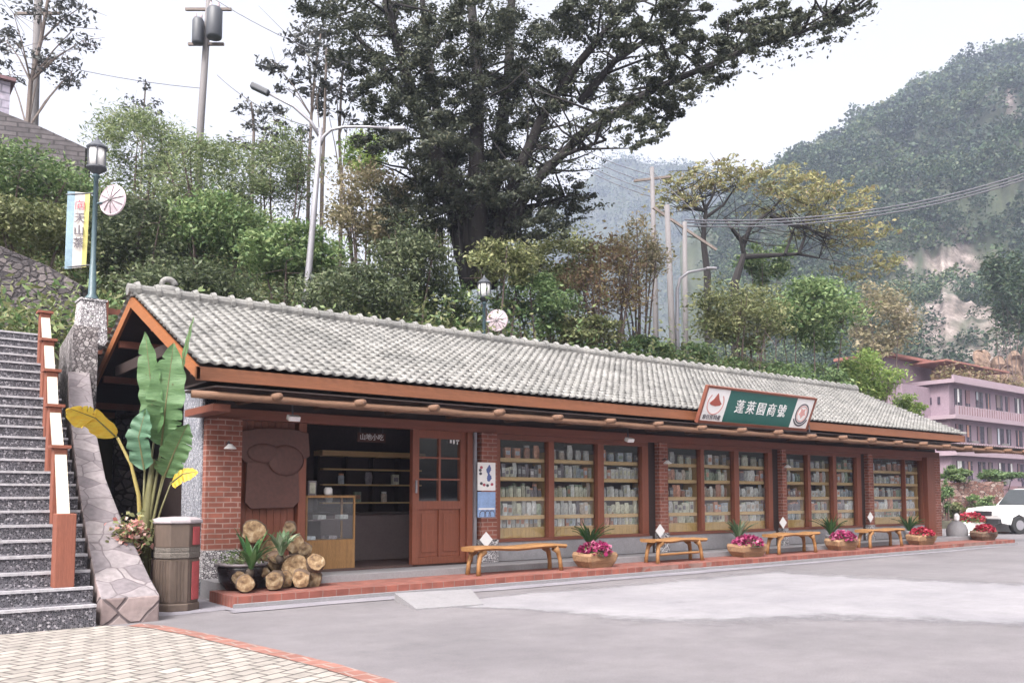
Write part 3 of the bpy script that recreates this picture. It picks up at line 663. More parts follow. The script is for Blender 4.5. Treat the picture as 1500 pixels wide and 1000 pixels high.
for gi, g in enumerate(GROUPS):
    for pi, (a, b) in enumerate(g):
        if gi == 3 and pi == 1: continue
        xa = (fx(a, 12.82) + fx(g[pi - 1][1], 12.9)) / 2 if pi else fx(SPAN[gi][0], 12.72)
        xb = (fx(b, 12.9) + fx(g[pi + 1][0], 12.82)) / 2 if pi + 1 < len(g) and gi < 3 else (min(fx(b, 12.9) + .30, 25.5) if gi < 3 else 25.48)
        xa += .03; xb += .03
        where = '%s window pane %s' % (PANE[pi] if gi < 3 else 'wide', WORDG[gi])
        sh = thing('display_shelf', 'wooden display shelf behind the ' + where, 'display shelf', (xa, 13.1, ZF), 'display shelves behind the shop windows')
        for z in SHZ: put('shelf', MB().box(xa + .012, xb - .012, 12.97, 13.4, z - .075, z), 'pine', sh, bevel=.004)
        mb = MB(); x = xa + .02
        while x < xb - .03: mb.box(x, min(x + .1, xb - .02), 12.98, 13.0 + random.uniform(0, .006), ZF + .02, .83); x += .104
        put('base_panel', mb, 'pine_v', sh)
        put('base_top', MB().box(xa + .012, xb - .012, 12.97, 13.4, .83, .85), 'pine', sh)
        put('back_panel', MB().box(xa, xb, 13.42, 13.44, ZF, 2.4), 'counter', sh)
        for e in (xa, xb - .012): put('side_panel', MB().box(e, e + .012, 12.99, 13.42, ZF, 2.3), 'pine_v', sh)
        nper = [11, 9, 8, 19][gi]
        for si, z in enumerate(SHZ + [.852]):
            pk = (gi * 5 + pi * 3 + si * 2) % 3
            if si == 0: pk = 1 if (gi + pi) % 2 else 2
            nn = (nper + random.choice((-1, 0, 0, 1))) if si else max(2, nper // 2)
            for q in range(nn):
                if random.random() < .45: pm = random.randrange(13)
                elif q == 0: pm = random.randrange(13)
                pk_ = pk if random.random() < .6 else random.randrange(3); kindn, me = PROTO[pm * 3 + pk_]
                if ngoods >= 520: continue
                o = bpy.data.objects.new(kindn, me); COL.objects.link(o); ngoods += 1
                x = xa + .1 + (xb - xa - .2) * (q + .5) / nn
                o.location = (x, 13.06 + random.uniform(0, .02), z + .001); s = random.uniform(.75, 1.3)
                o.scale = ((xb - xa - .2) / nn / (.12 if kindn == 'jar' else .148) * (random.uniform(.85, .97) if si else .6), 1, s); o.rotation_euler.z = random.uniform(-.06, .06)
                lab = '%s on the %s shelf down, %s' % ({'snack_bag': 'snack bag', 'jar': 'jar', 'gift_box': 'gift box'}[kindn], ORD[si], '%s pane %s' % (PANE[pi] if gi < 3 else 'wide', ['between second and third brick pillars', 'between third and fourth brick pillars', 'between fourth and fifth brick pillars', 'before the corner post'][gi]))
                props(o, lab, {'snack_bag': 'snack bag', 'jar': 'jar', 'gift_box': 'gift box'}[kindn], lab)

# ------------------------------------------------------------------ inside the doorway
t = thing('display_case', 'glass display case with pale wooden base just inside the doorway', 'display case', (5.98, 13.0, ZF))
put('base', MB().box(5.98, 6.86, 13.02, 13.5, ZF, .74), 'bench_wood_v', t)
mb = MB()
for x in (5.98, 6.83):
    for y in (13.02, 13.47): mb.box(x, x + .03, y, y + .03, .74, 1.42)
mb.box(5.98, 6.86, 13.02, 13.5, 1.42, 1.46)
put('frame', mb, 'bench_wood_v', t)
put('glass', MB().box(6.012, 6.828, 13.03, 13.036, .742, 1.418), 'glass', t)
put('glass_shelf', MB().box(6.02, 6.82, 13.06, 13.46, 1.05, 1.07), 'counter', t)
for i, x in enumerate((6.12, 6.3, 6.5, 6.7)):
    o = put('tray', MB().box(x - .07, x + .07, 13.1, 13.3, 1.072 if i % 2 else .742, 1.14 if i % 2 else .80), PACK[(2, 8, 7, 3)[i]], base=(x, 13.2, 1.072 if i % 2 else .742),
            label=('bluish tray of goods low inside the glass display case', 'white tray on the glass shelf inside the display case', 'dark tray of goods low inside the glass display case', 'mauve tray on the glass shelf inside the display case')[i], cat='tray', group='trays inside the display case')
put('picture_card', MB().box(6.1, 6.24, 13.2, 13.24, 1.462, 1.70, 0).box(6.12, 6.22, 13.194, 13.199, 1.49, 1.67, 1), [PACK[7], PACK[6]], label='dark box with a yellow label on top of the display case', cat='box', base=(6.17, 13.2, 1.462))
put('white_jar', MB().lathe([(.05, 0), (.07, .03), (.07, .1), (.05, .13)], (6.45, 13.2, 1.462), 12), 'white', label='small round white jar on top of the display case', cat='jar', base=(6.45, 13.2, 1.462), smooth=True)
t = thing('sales_counter', 'plain grey sales counter deep inside the dark doorway', 'counter', (6.9, 14.6, ZF))
put('body', MB().box(6.9, 9.3, 14.4, 14.9, ZF, 1.1), 'counter', t); put('top', MB().box(6.85, 9.35, 14.35, 14.95, 1.10, 1.15), 'dark_interior', t)
t = thing('wall_rack', 'wooden rack with hanging goods on the wall behind the counter', 'rack', (7.2, 15.45, ZF))
mb = MB(); mb.box(7.3, 9.6, 15.2, 15.58, 2.22, 2.32)
put('canopy', mb, 'pine', t)
for x in (7.3, 7.9, 8.5, 9.1, 9.56): put('upright', MB().box(x, x + .04, 15.4, 15.58, ZF, 2.22), 'dark_wood', t)
for z in (1.3, 1.65, 1.95): put('shelf', MB().box(7.345, 9.55, 15.25, 15.39, z, z + .03), 'pine', t)
for i, x in enumerate((7.5, 7.75, 8.1, 8.35, 8.7, 8.95)):
    z = (1.33, 1.68)[i % 2]
    o = bpy.data.objects.new(PROTO[(i * 7) % 30][0], PROTO[(i * 7) % 30][1]); COL.objects.link(o); o.location = (x, 15.31, z + .001)
    props(o, 'packed goods on the %s shelf of the rack behind the counter' % ('lowest' if i % 2 == 0 else 'middle'), 'packet', 'packed goods on the %s rack shelf' % ('lowest' if i % 2 == 0 else 'middle'))
t = thing('hanging_sign', 'small dark hanging sign with white letters in the doorway', 'sign', (7.45, 13.6, 2.45))
put('board', MB().box(7.2, 7.75, 13.6, 13.63, 2.40, 2.56), 'dark_sign', t)
put('rod', MB().tube([(7.25, 13.615, 2.56), (7.25, 13.615, 2.98)], .008, 6).tube([(7.7, 13.615, 2.56), (7.7, 13.615, 2.98)], .008, 6), 'dark_steel', t)

# ------------------------------------------------------------------ lettering
def text_mesh(txt, size, ext=.004):
    cu = bpy.data.curves.new('txt', 'FONT'); cu.body = txt; cu.size = size; cu.extrude = ext; cu.align_x = 'CENTER'; cu.align_y = 'CENTER'
    o = bpy.data.objects.new('txt', cu); COL.objects.link(o)
    bpy.context.view_layer.update()
    dg = bpy.context.evaluated_depsgraph_get(); me = bpy.data.meshes.new_from_object(o.evaluated_get(dg), depsgraph=dg)
    bpy.data.objects.remove(o); bpy.data.curves.remove(cu)
    return me
def text_part(name, txt, size, origin, right, upv, material, parent, ext=.004, sx=1.):
    me = text_mesh(txt, size, ext); right = Vector(right).normalized(); upv = Vector(upv).normalized(); nrm = right.cross(upv)
    off = Vector(WL[parent.name]); org = Vector([float(q) for q in origin])
    for v in me.vertices: v.co = org + right * v.co.x * sx + upv * v.co.y + nrm * v.co.z - off
    me.materials.clear(); me.materials.append(M[material])
    o = bpy.data.objects.new(name, me); COL.objects.link(o); o.parent = parent; WL[o.name] = WL[parent.name]
    return o
text_part('letters', '山地小吃', .12, (7.47, 13.594, 2.48), (1, 0, 0), (0, 0, 1), 'white', bpy.data.objects['hanging_sign'])
# sign over the eave, leaning forward
SB = np.array([13.86, 11.62, 2.95]); SR = np.array([1., 0, 0]); SU = np.array([0, -.30, .72]); SU = SU / np.linalg.norm(SU); SW, SH = 3.86, .80
SN = np.cross(SR, SU)
t = thing('shop_sign', 'teal shop sign with white characters and two white emblem panels above the eave', 'sign', SB)
def sq(u0, u1, v0, v1, d0, d1): 
    c = SB + SR * (u0 + u1) / 2 + SU * (v0 + v1) / 2 + SN * (d0 + d1) / 2
    return c, SR * (u1 - u0) / 2, SU * (v1 - v0) / 2, SN * (d1 - d0) / 2
mb = MB()
for q in ((0, SW, 0, .06), (0, SW, SH - .045, SH), (0, .045, .06, SH - .045), (SW - .045, SW, .06, SH - .045)): mb.obox(*sq(*q, -.05, .03))
put('frame', mb, 'red_wood_x', t)
put('backing', MB().obox(*sq(.05, SW - .05, .065, SH - .05, -.04, -.03)), 'dark_wood', t)
u1, u2 = .78, 3.16
put('teal_board', MB().obox(*sq(u1 + .002, u2 - .002, .06, SH - .045, -.028, .006)), 'teal', t)
pl = put('emblem_panel', MB().obox(*sq(.045, u1, .06, SH - .045, -.028, .005)), 'white', t)
pr = put('emblem_panel', MB().obox(*sq(u2, SW - .045, .06, SH - .045, -.028, .005)), 'white', t)
def on_sign(u, v, d=.012): return SB + SR * u + SU * v + SN * d
def ring(cu, cv, r, w, a0, a1, n=24, asp=1.):
    mb = MB()
    for i in range(n):
        a = a0 + (a1 - a0) * i / n; b = a0 + (a1 - a0) * (i + 1) / n
        vs = [on_sign(cu + rr * asp * math.cos(q), cv + rr * math.sin(q), dd) for dd in (.0055, .012) for rr, q in ((r - w, a), (r, a), (r, b), (r - w, b))]
        mb.add(vs, [(0, 3, 2, 1), (4, 5, 6, 7), (0, 1, 5, 4), (1, 2, 6, 5), (2, 3, 7, 6), (3, 0, 4, 7)])
    return mb
def flat(poly, d0=.0055, d1=.014):
    mb = MB(); n = len(poly); vs = [on_sign(u, v, d0) for u, v in poly] + [on_sign(u, v, d1) for u, v in poly]
    return mb.add(vs, [tuple(range(n))[::-1], tuple(range(n, 2 * n))] + [(i, (i + 1) % n, n + (i + 1) % n, n + i) for i in range(n)])
put('emblem_ring', ring(.41, .44, .25, .025, .75 * PI, 2.25 * PI, asp=1.05), 'emblem_pink', pl)
put('emblem_mountain', flat([(.41, .66), (.50, .52), (.60, .44), (.55, .40), (.41, .38), (.27, .40), (.22, .44), (.32, .52)]), 'emblem_red', pl)
text_part('emblem_letters', '原住民特產', .115, on_sign(.41, .135), SR, SU, 'ink', pl, .002)
put('emblem_ring', ring(3.49, .40, .24, .03, 0, 2 * PI), 'ink', pr)
put('emblem_ring', ring(3.49, .40, .19, .02, 0, 2 * PI), 'emblem_pink', pr)
put('emblem_flower', flat([(3.49 + (.13 if i % 2 else .075) * math.cos(i * PI / 5 + PI / 2), .42 + (.13 if i % 2 else .075) * math.sin(i * PI / 5 + PI / 2)) for i in range(10)]), 'emblem_pink', pr)
put('emblem_arc', ring(3.49, .40, .30, .035, 1.15 * PI, 1.85 * PI), 'ink', pr)
for i, ch in enumerate('蓬萊園商號'):
    text_part('character', ch, .31, on_sign(1.22 + i * .37, .40), SR, SU, 'white', t, .006)
mb = MB()
for u in (.4, SW - .4): mb.beam(SB + SR * u + SU * .3 - SN * .05, (13.86 + u, 11.76, 3.05), .04, .04)
put('bracket', mb, 'dark_steel', t)

# ------------------------------------------------------------------ small fixtures on the facade
wl = None
for i, (px, lab) in enumerate([(333, 'white cup shaped wall lamp on the wide brick pillar beside the brown board'), (974, 'white cup shaped wall lamp on the third brick pillar from the left'), (1150, 'white cup shaped wall lamp on the fourth brick pillar from the left')]):
    x = fx(px, 12.66)
    if wl is None:
        wl = thing('wall_lamp', lab, 'lamp', (x, 12.70, 2.2), 'white wall lamps on the brick pillars')
        put('arm', MB().tube([(x, 12.718, 2.22), (x, 12.64, 2.25), (x, 12.58, 2.2)], .012, 6), 'dark_steel', wl)
        put('shade', MB().lathe([(.03, .0), (.045, -.02), (.085, -.055), (.09, -.07), (.06, -.075)], (x, 12.58, 2.21), 14), 'white', wl, smooth=True)
    else:
        o = copy_tree(wl); o.location = (x, 12.70, 2.2); o['label'] = lab
for i, (px, py, lab) in enumerate([(430, 612, 'small white floodlight under the pergola left of the open doorway'), (922, 644, 'small white floodlight under the pergola before the second brick pillar group'), (1188, 636, 'small pale floodlight on the log beam just right of the teal sign')]):
    p = onY(px, py, 12.0 if i < 2 else 11.5)
    if i == 0:
        fl = thing('floodlight', lab, 'floodlight', p, 'small floodlights under the eave')
        put('housing', MB().obox(p, (.09, 0, 0), (0, .05, .02), (0, -.015, .035)), 'white', fl, bevel=.01)
        put('bracket', MB().beam(p + np.array([0, .03, .02]), p + np.array([0, .05, .22]), .02, .02), 'dark_steel', fl)
    else:
        o = copy_tree(fl); o.location = tuple(p); o['label'] = lab
LABP = ['white diamond plaque beside the bench nearest the doorway', 'white diamond plaque on the third brick pillar by the second bench', 'white diamond plaque on the fourth brick pillar by the third bench', 'white diamond plaque on the fifth brick pillar by the farthest bench']
for i, (px, py) in enumerate([(712, 797), (967, 784), (1147, 772), (1275, 764)]):
    p = onY(px, py - 7, 12.62); s = .10
    if i == 0:
        dq = thing('diamond_plaque', LABP[0], 'plaque', p, 'white diamond plaques on the pillar bases')
        put('plate', MB().obox(p, (s * .707, 0, s * .707), (0, .008, 0), (-s * .707, 0, s * .707)), 'white', dq)
        put('bracket', MB().tube([p + np.array([0, .009, 0]), p + np.array([0, .075, 0])], .012, 6), 'dark_steel', dq)
    else:
        o = copy_tree(dq); o.location = tuple(p); o['label'] = LABP[i]
# posters on the second pillar
def facade_rect(px0, px1, y0, y1, Y):
    a = onY((px0 + px1) / 2, y0, Y); b = onY((px0 + px1) / 2, y1, Y); return fx(px0, Y, (y0 + y1) / 2), fx(px1, Y, (y0 + y1) / 2), b[2], a[2]
x0, x1, z0, z1 = facade_rect(700, 726, 677, 718, 12.70)
t = thing('poster', 'white poster with a blue figure high on the second brick pillar', 'poster', (x0, 12.71, z0))
put('sheet', MB().box(x0, x1, 12.706, 12.718, z0, z1), 'white', t)
mb = MB(); w, h = x1 - x0, z1 - z0
for k in range(9): mb.ball((x0 + w * (.62 + .03 * math.sin(k)), 12.703, z0 + h * (.38 + .06 * k)), (w * (.10 + .05 * math.sin(k * 1.3)), .004, h * .06), n=8, k=5)
put('figure', mb, 'blue_ink', t)
mb = MB()
for k, (u, v) in enumerate(((.2, .25), (.36, .2), (.55, .18), (.8, .22), (.14, .72), (.2, .82), (.16, .6))): mb.ball((x0 + w * u, 12.703, z0 + h * v), (w * .085, .003, h * .055), k % 2, n=8, k=5)
put('print', mb, ['ink', 'banner_red'], t)
x0, x1, z0, z1 = facade_rect(700, 726, 720, 757, 12.70); w, h = x1 - x0, z1 - z0
t = thing('poster', 'blue sky poster with black arcs under the white poster', 'poster', (x0, 12.71, z0))
put('sheet', MB().box(x0, x1, 12.706, 12.718, z0, z1), 'sky_blue', t)
mb = MB()
for cx in (.28, .55, .8):
    for k in range(9): a = PI * k / 8; mb.ball((x0 + w * (cx + .17 * math.cos(a)), 12.703, z0 + h * (.06 + .2 * math.sin(a))), (w * .035, .003, h * .03), n=6, k=4)
put('arcs', mb, 'ink', t); put('white_band', MB().box(x0 + .02, x1 - .02, 12.703, 12.7055, z0 + h * .30, z0 + h * .36), 'white', t)
# brown board hung before the wood panel
x0, x1, z0, z1 = facade_rect(352, 452, 628, 676, 12.74); X0, X1, Z0, Z1 = facade_rect(364, 440, 676, 745, 12.74)
t = thing('wooden_notice_board', 'large dark brown wooden board hung on the red panel behind the logs', 'notice board', (x0, 12.8, Z0))
put('upper_board', MB().prism([(x0, z0 + .05), (x0 + .1, z0 - .02), (x0 + .5, z0 + .02), (x1 - .2, z0), (x1 + .03, z0 + .1), (x1, z1 - .04), (x1 - .3, z1 + .02), (x0 + .3, z1), (x0, z1 - .05)], 1, 12.74, 12.80), 'dark_sign', t, bevel=.01)
put('lower_board', MB().prism([(X0 + .06, Z0), (X1 - .1, Z0 + .02), (X1, Z0 + .12), (X1 - .03, z0 + .02), (X0 - .02, z0 + .02), (X0 - .04, Z0 + .1)], 1, 12.76, 12.81), 'dark_sign', t, bevel=.01)
mb = MB()
for k, (u, v, a_, b_) in enumerate(((.34, .74, .27, .15), (.66, .60, .30, .24))):
    mb.ball((x0 + (x1 - x0) * u, 12.735, Z0 + (z1 - Z0) * (.25 + .6 * v)), (a_, .03, b_), 0, 14, 9)
put('carved_round', mb, 'dark_sign', t, smooth=True)
put('hanger', MB().box(x0 + .2, x0 + .24, 12.802, 12.898, z1 - .2, z1 - .16).box(x1 - .26, x1 - .22, 12.802, 12.898, z1 - .2, z1 - .16), 'dark_steel', t)

# ------------------------------------------------------------------ benches
def limb_leg(x, y, z0, z1, lx, ly):
    return MB().tube([(x + lx * .03, y + ly * .08, z0), (x + lx * .015, y + ly * .04, z0 + (z1 - z0) * .45), (x - lx * .02, y, z0 + (z1 - z0) * .8), (x - lx * .1, y, z1)], [.042, .036, .044, .07], 9)
BEN = [(697, 822, 'long pale log bench under the window nearest the doorway', 11.72), (960, 1028, 'log bench with crossbar standing before the third brick pillar', 11.72), (1140, 1196, 'log bench between the two magenta flower planters near the fourth pillar', 11.75), (1274, 1322, 'farthest log bench beside the planter of red flowers', 11.75)]
b0 = None
for i, (pa, pb, lab, Y) in enumerate(BEN):
    xa = fx(pa, 11.6, 815); xb = fx(pb, 11.6, 808 if i else 825); L = xb - xa; z = .15
    t = thing('log_bench', lab, 'bench', ((xa + xb) / 2, Y, z), 'log benches along the shop front')
    n = 12; pts = []
    seat = MB()
    for k in range(n):
        u = k / (n - 1); px_ = xa - .08 + (L + .16) * u
        pts.append(px_)
    vs = []
    for k, xk in enumerate(pts):
        yw = .20 + .02 * math.sin(k * 1.7 + i); zc = z + .43 + .012 * math.sin(k * .9 + i * 2)
        for (yy, zz) in ((-yw, -.005), (-yw * .9, .03), (yw * .9, .03), (yw, -.005), (yw * .8, -.04), (-yw * .8, -.04)): vs.append((xk, Y + yy, zc + zz))
    fs = [(k * 6 + j, (k + 1) * 6 + j, (k + 1) * 6 + (j + 1) % 6, k * 6 + (j + 1) % 6) for k in range(n - 1) for j in range(6)] + [tuple(range(6)), tuple((n - 1) * 6 + j for j in range(6))[::-1]]
    seat.add(vs, fs); put('seat', seat, 'bench_wood', t)
    for sx in (-1, 1):
        for sy in (-1, 1):
            xx = xa + .06 if sx < 0 else xb - .06
            put('leg', limb_leg(xx, Y + sy * .13, z, z + .40, sx, sy * .3), 'bench_wood', t, smooth=True)
    if i == 1:
        put('crossbar', MB().tube([(xa + .1, Y - .12, z + .16), (xb - .1, Y - .12, z + .17)], .025, 8), 'bench_wood', t)

# ------------------------------------------------------------------ planters with flowers
def strap_leaves(name, c, n, L, w, mats, parent, spread=1., seed=0):
    rr = random.Random(seed); mb = MB()
    for k in range(n):
        a = rr.uniform(0, 2 * PI); l = L * rr.uniform(.6, 1.1); out = rr.uniform(.25, .8) * spread
        s = np.array([-math.sin(a), math.cos(a), 0]); dirn = np.array([math.cos(a), math.sin(a), 0]); prev = None; vs = []
        m_ = 6
        for q in range(m_):
            u = q / (m_ - 1); p = np.array(c) + dirn * (out * l * u ** 1.3 + .02) + np.array([0, 0, l * (u - .55 * out * u ** 2.4)])
            ww = w * (.5 + 1.2 * u if u < .35 else .92 * (1 - ((u - .35) / .65) ** 2) + .02)
            vs += [p - s * ww / 2, p + np.array([0, 0, -.012]), p + s * ww / 2]
        mb.add(vs, [(q * 3 + j, q * 3 + j + 1, q * 3 + j + 4, q * 3 + j + 3) for q in range(m_ - 1) for j in range(2)])
    return put(name, mb, mats, parent)
def flower_mass(name, c, r, n, size, material, parent):
    d = RNG.normal(size=(n, 3)); d /= np.linalg.norm(d, axis=1)[:, None]; d[:, 2] = np.abs(d[:, 2])
    P = np.array(c) + d * np.array(r) * (1 + RNG.uniform(-.18, .12, (n, 1))); V, Q = leaves(P, size, .9, 0)
    return np_mesh(name, V, Q, material, parent)
PLN = [(872, 826, .82, 'weathered log planter of magenta flowers right of the long bench', 'petal', True), (1095, 813, .95, 'log planter of magenta flowers with pale spider plant behind the second bench', 'petal', True), (1234, 806, .95, 'square front log planter of magenta flowers between the two farther benches', 'petal', True),
       (1350, 798, 1.0, 'round log planter of bright red flowers by the corner post', 'petal_red', True), (1462, 796, 1.0, 'lone dark planter of red flowers at the end of the brick walkway', 'petal_red', False)]
for i, (px, py, W, lab, pm, sp) in enumerate(PLN):
    c = onZ(px, py, .15)
    if i < 4: c = np.array([fx(px, 11.72, py - 8), 11.72, .15])
    else: c = np.array([26.9, 11.75, .15])
    t = thing('flower_planter', lab, 'planter', c, 'planters of flowers along the walkway')
    n = 18; prof = [(.0, .72), (.12, .95), (.22, 1.0), (.27, .94), (.27, .84), (.2, .8)]; vs = []
    for h, s in prof:
        for j in range(n):
            a = 2 * PI * j / n; k = 1 + .05 * math.sin(a * 5 + i) + random.uniform(-.02, .02)
            ex = abs(math.cos(a)) ** .38 * math.copysign(1, math.cos(a)); ey = abs(math.sin(a)) ** .38 * math.copysign(1, math.sin(a))
            vs.append((c[0] + W / 2 * s * ex * k, c[1] + .24 * s * ey * k, c[2] + h * (1 + .06 * math.sin(a * 3))))
    K = len(prof); fs = [(q * n + j, q * n + (j + 1) % n, (q + 1) * n + (j + 1) % n, (q + 1) * n + j) for q in range(K - 1) for j in range(n)] + [tuple(range(n))[::-1], tuple((K - 1) * n + j for j in range(n))]
    put('trough', MB().add(vs, fs), 'log_bark' if i == 4 else 'planter_wood', t)
    put('soil', MB().lathe([(W * .36, .21), (.01, .235)], c, 14), 'soil', t)
    flower_mass('leaf_mass', c + np.array([0, 0, .22]), (W * .40, .22, .17), 500, .07, 'G1', t)
    flower_mass('blossoms', c + np.array([-.02, -.03, .24]), (W * .42, .25, .21), 480, .065, pm, t)
    if sp:
        q = np.array([c[0] + W * .32 + .15, 12.3, .25])
        g = thing('spider_plant', 'strappy green plant in a pot behind the ' + ['first magenta planter from the doorway', 'second magenta planter from the doorway', 'third magenta planter from the doorway', 'red flower planter'][i], 'plant', q, 'strappy plants behind the planters')
        put('pot', MB().lathe([(.11, 0), (.15, .2), (.16, .24), (.14, .24), (.13, .21)], q, 14), 'plinth', g, smooth=True)
        strap_leaves('leaves', q + np.array([0, 0, .2]), 34, .62, .055, 'strap' if i != 1 else 'strap_pale', g, 1., i)

# ------------------------------------------------------------------ bin, pot, logs, banana plant
bc = np.array([3.52, 11.52, 0.0]); ang = math.atan2(-(bc[1]), -bc[0]) + PI / 2 + .34
t = thing('litter_bin', 'brown ribbed barrel litter bin with grey lid and red side sticker', 'litter bin', bc)
ca, sa = math.cos(ang), math.sin(ang); bx = np.array([ca, sa, 0]); by = np.array([-sa, ca, 0]); bz = np.array([0, 0, 1.])
def bb(w, d, z0, z1, ox=0, oy=0): return (bc + bx * ox + by * oy + bz * (z0 + z1) / 2, bx * w / 2, by * d / 2, bz * (z1 - z0) / 2)
def barrel(prof, n=8, r0=.0): 
    return MB().lathe([(r / math.cos(PI / n), z) for r, z in prof], (bc[0], bc[1], 0), n)
def turn(mb, a):
    mb.v = [(bc[0] + (p[0] - bc[0]) * math.cos(a) - (p[1] - bc[1]) * math.sin(a), bc[1] + (p[0] - bc[0]) * math.sin(a) + (p[1] - bc[1]) * math.cos(a), p[2]) for p in mb.v]; return mb
ba = ang - .34 + PI / 8 + .12
put('foot', turn(barrel([(.275, .004), (.275, .09), (.262, .10)]), ba), 'bin_brown', t, bevel=.008)
put('body', turn(barrel([(.258, .101), (.262, .4), (.258, .66)]), ba), 'bin_brown', t, bevel=.008)
mb = MB()
for k in range(40):
    q = 2 * PI * k / 40; mb.beam((bc[0] + .266 * math.cos(q), bc[1] + .266 * math.sin(q), .13), (bc[0] + .266 * math.cos(q), bc[1] + .266 * math.sin(q), .64), .012, .022)
put('ribs', mb, 'bin_brown', t)
put('band', turn(barrel([(.266, .661), (.274, .67), (.274, .73), (.268, .735), (.268, .745), (.272, .75), (.272, .80)]), ba), 'bin_band', t, bevel=.006)
put('hood', turn(barrel([(.268, .801), (.272, 1.10)]), ba), 'bin_brown', t, bevel=.008)
put('lid', turn(barrel([(.29, 1.101), (.295, 1.12), (.29, 1.15), (.22, 1.175), (.05, 1.185)]), ba), 'bin_lid', t, bevel=.008)
mb = MB()
for z0, z1, rr in ((.14, .62, .281), (.83, 1.06, .282)):
    for k in range(5):
        q0 = math.atan2(-bc[1], -bc[0]) + .72 + k * .11; q1 = q0 + .11
        vs = [(bc[0] + rq * math.cos(q), bc[1] + rq * math.sin(q), z) for rq in (rr, rr + .006) for q, z in ((q0, z0), (q1, z0), (q1, z1), (q0, z1))]
        mb.add(vs, [(0, 3, 2, 1), (4, 5, 6, 7), (0, 1, 5, 4), (1, 2, 6, 5), (2, 3, 7, 6), (3, 0, 4, 7)])
put('sticker', mb, 'bin_red', t)
pc_ = np.array([4.55, 11.98, .15])
t = thing('glazed_pot', 'low round black glazed pot with pale rim beside the log pile', 'pot', pc_)
put('bowl', MB().lathe([(.20, 0), (.30, .12), (.33, .30), (.32, .33)], pc_, 22), 'black_glaze', t, smooth=True)
put('rim', MB().lathe([(.33, .33), (.36, .345), (.36, .37), (.31, .37), (.29, .345)], pc_, 22), 'slate', t, smooth=True)
put('soil', MB().lathe([(.30, .34), (.01, .36)], pc_, 18), 'soil', t)
P = pc_ + np.stack([RNG.normal(0, .15, 260), RNG.normal(0, .15, 260), .36 + np.abs(RNG.normal(0, .07, 260))], 1); V, Q = leaves(P, .06)
np_mesh('leaves', V, Q, 'B1', t)

LG = []
# front rows lie on the walkway, back stack rises behind the plants: (x, y, z centre, r, length)
for px, py, r, Y in [(360, 862, .125, 11.42), (402, 861, .135, 11.45), (440, 858, .13, 11.5)]: LG.append((px, Y, .15 + r, r, .5, 0))
BL = [(433, 832, .20, 11.75, .55), (385, 838, .11, 11.75, .5), (463, 822, .14, 11.62, .6), (408, 818, .13, 11.85, .5), (362, 842, .10, 11.72, .5)]
lognames = ['orange cut log at the bottom left corner of the log pile', 'dark ended log second from left in the bottom row of the pile', 'pale hollow ended log third from left in the bottom row',
            'biggest log of the pile with a broad brown cut end', 'small split log above the dark ended bottom log', 'pale broken log leaning at the right end of the pile', 'pale split log left of the biggest log', 'flat split log above the orange bottom left log',
            'large round log at the back left top of the pile', 'round orange log at the back right top of the pile', 'sliced log under the back right top log', 'thick log in the back row behind the clivia', 'lowest back row log beside the black pot', 'middle log in the back row of the pile', 'right hand log in the back row by the door post', 'small log tucked behind the orange bottom left log', 'log wedged under the biggest log of the pile', 'lowest log at the right end of the pile', 'thin log just under the middle leafy plant', 'thin log between the biggest log and the door post']
allogs = []
for px, Y, z, r, L, k in LG: allogs.append((fx(px, Y, 862), Y, z, r, L))
for px, py, r, Y, L in BL:
    p = onY(px, py, Y); allogs.append((p[0], Y, p[2], r, L))
for px, py, r, Y, L in [(372, 778, .17, 12.02, .42), (424, 774, .10, 12.05, .42), (432, 796, .14, 12.0, .4), (396, 806, .17, 12.15, .4), (366, 815, .16, 12.2, .35), (440, 815, .14, 12.2, .35), (412, 836, .16, 12.2, .35), (350, 846, .10, 11.68, .4), (418, 848, .12, 11.72, .45), (458, 850, .13, 11.66, .4), (405, 826, .12, 11.98, .35), (447, 806, .11, 11.95, .3)]:
    p = onY(px, py, Y); allogs.append((p[0], Y, p[2], r, L))
for i, (x, y, z, r, L) in enumerate(allogs):
    mb = MB(); n = 14; d = np.array([.38 + random.uniform(-.16, .16), .93, random.uniform(-.05, .08)]); 
    if i == 5: d = np.array([.15, 1, -.5])
    d /= np.linalg.norm(d)
    c = np.array([x, y, z]); side = np.cross(d, (0, 0, 1.)); side /= np.linalg.norm(side); u = np.cross(side, d)
    wob = [1 + random.uniform(-.1, .1) for _ in range(n)]; vs = []
    flatk = .62 if i in (4, 6, 7) else 1.
    for q in range(4):
        for j in range(n):
            a = 2 * PI * j / n; rr = r * wob[j] * (1 + random.uniform(-.03, .03)) * (.94 if q in (0, 3) else 1)
            vs.append(c + d * (L * (q / 3)) + side * rr * math.cos(a) + u * rr * math.sin(a) * flatk)
    fs = [(q * n + j, q * n + (j + 1) % n, (q + 1) * n + (j + 1) % n, (q + 1) * n + j) for q in range(3) for j in range(n)]
    mb.add(vs, fs, 0)
    b0_ = len(mb.v); rings = [(1, 0), (.55, -.006 - random.uniform(0, .015)), (.0, -.004)]
    vs = []
    for s, o in rings:
        for j in range(n): a = 2 * PI * j / n; vs.append(c + d * o + side * r * .93 * wob[j] * s * math.cos(a) + u * r * .93 * wob[j] * s * math.sin(a) * flatk)
    mb.add(vs, [(q * n + j, (q + 1) * n + j, (q + 1) * n + (j + 1) % n, q * n + (j + 1) % n) for q in range(2) for j in range(n)], 1)
    mb.add([c + d * L + side * r * .9 * math.cos(2 * PI * j / n) + u * r * .9 * math.sin(2 * PI * j / n) * flatk for j in range(n)], [tuple(range(n))], 1)
    put('cut_log', mb, ['log_bark', 'log_cut'], base=c, label=lognames[i], cat='log', group='logs piled by the entrance')
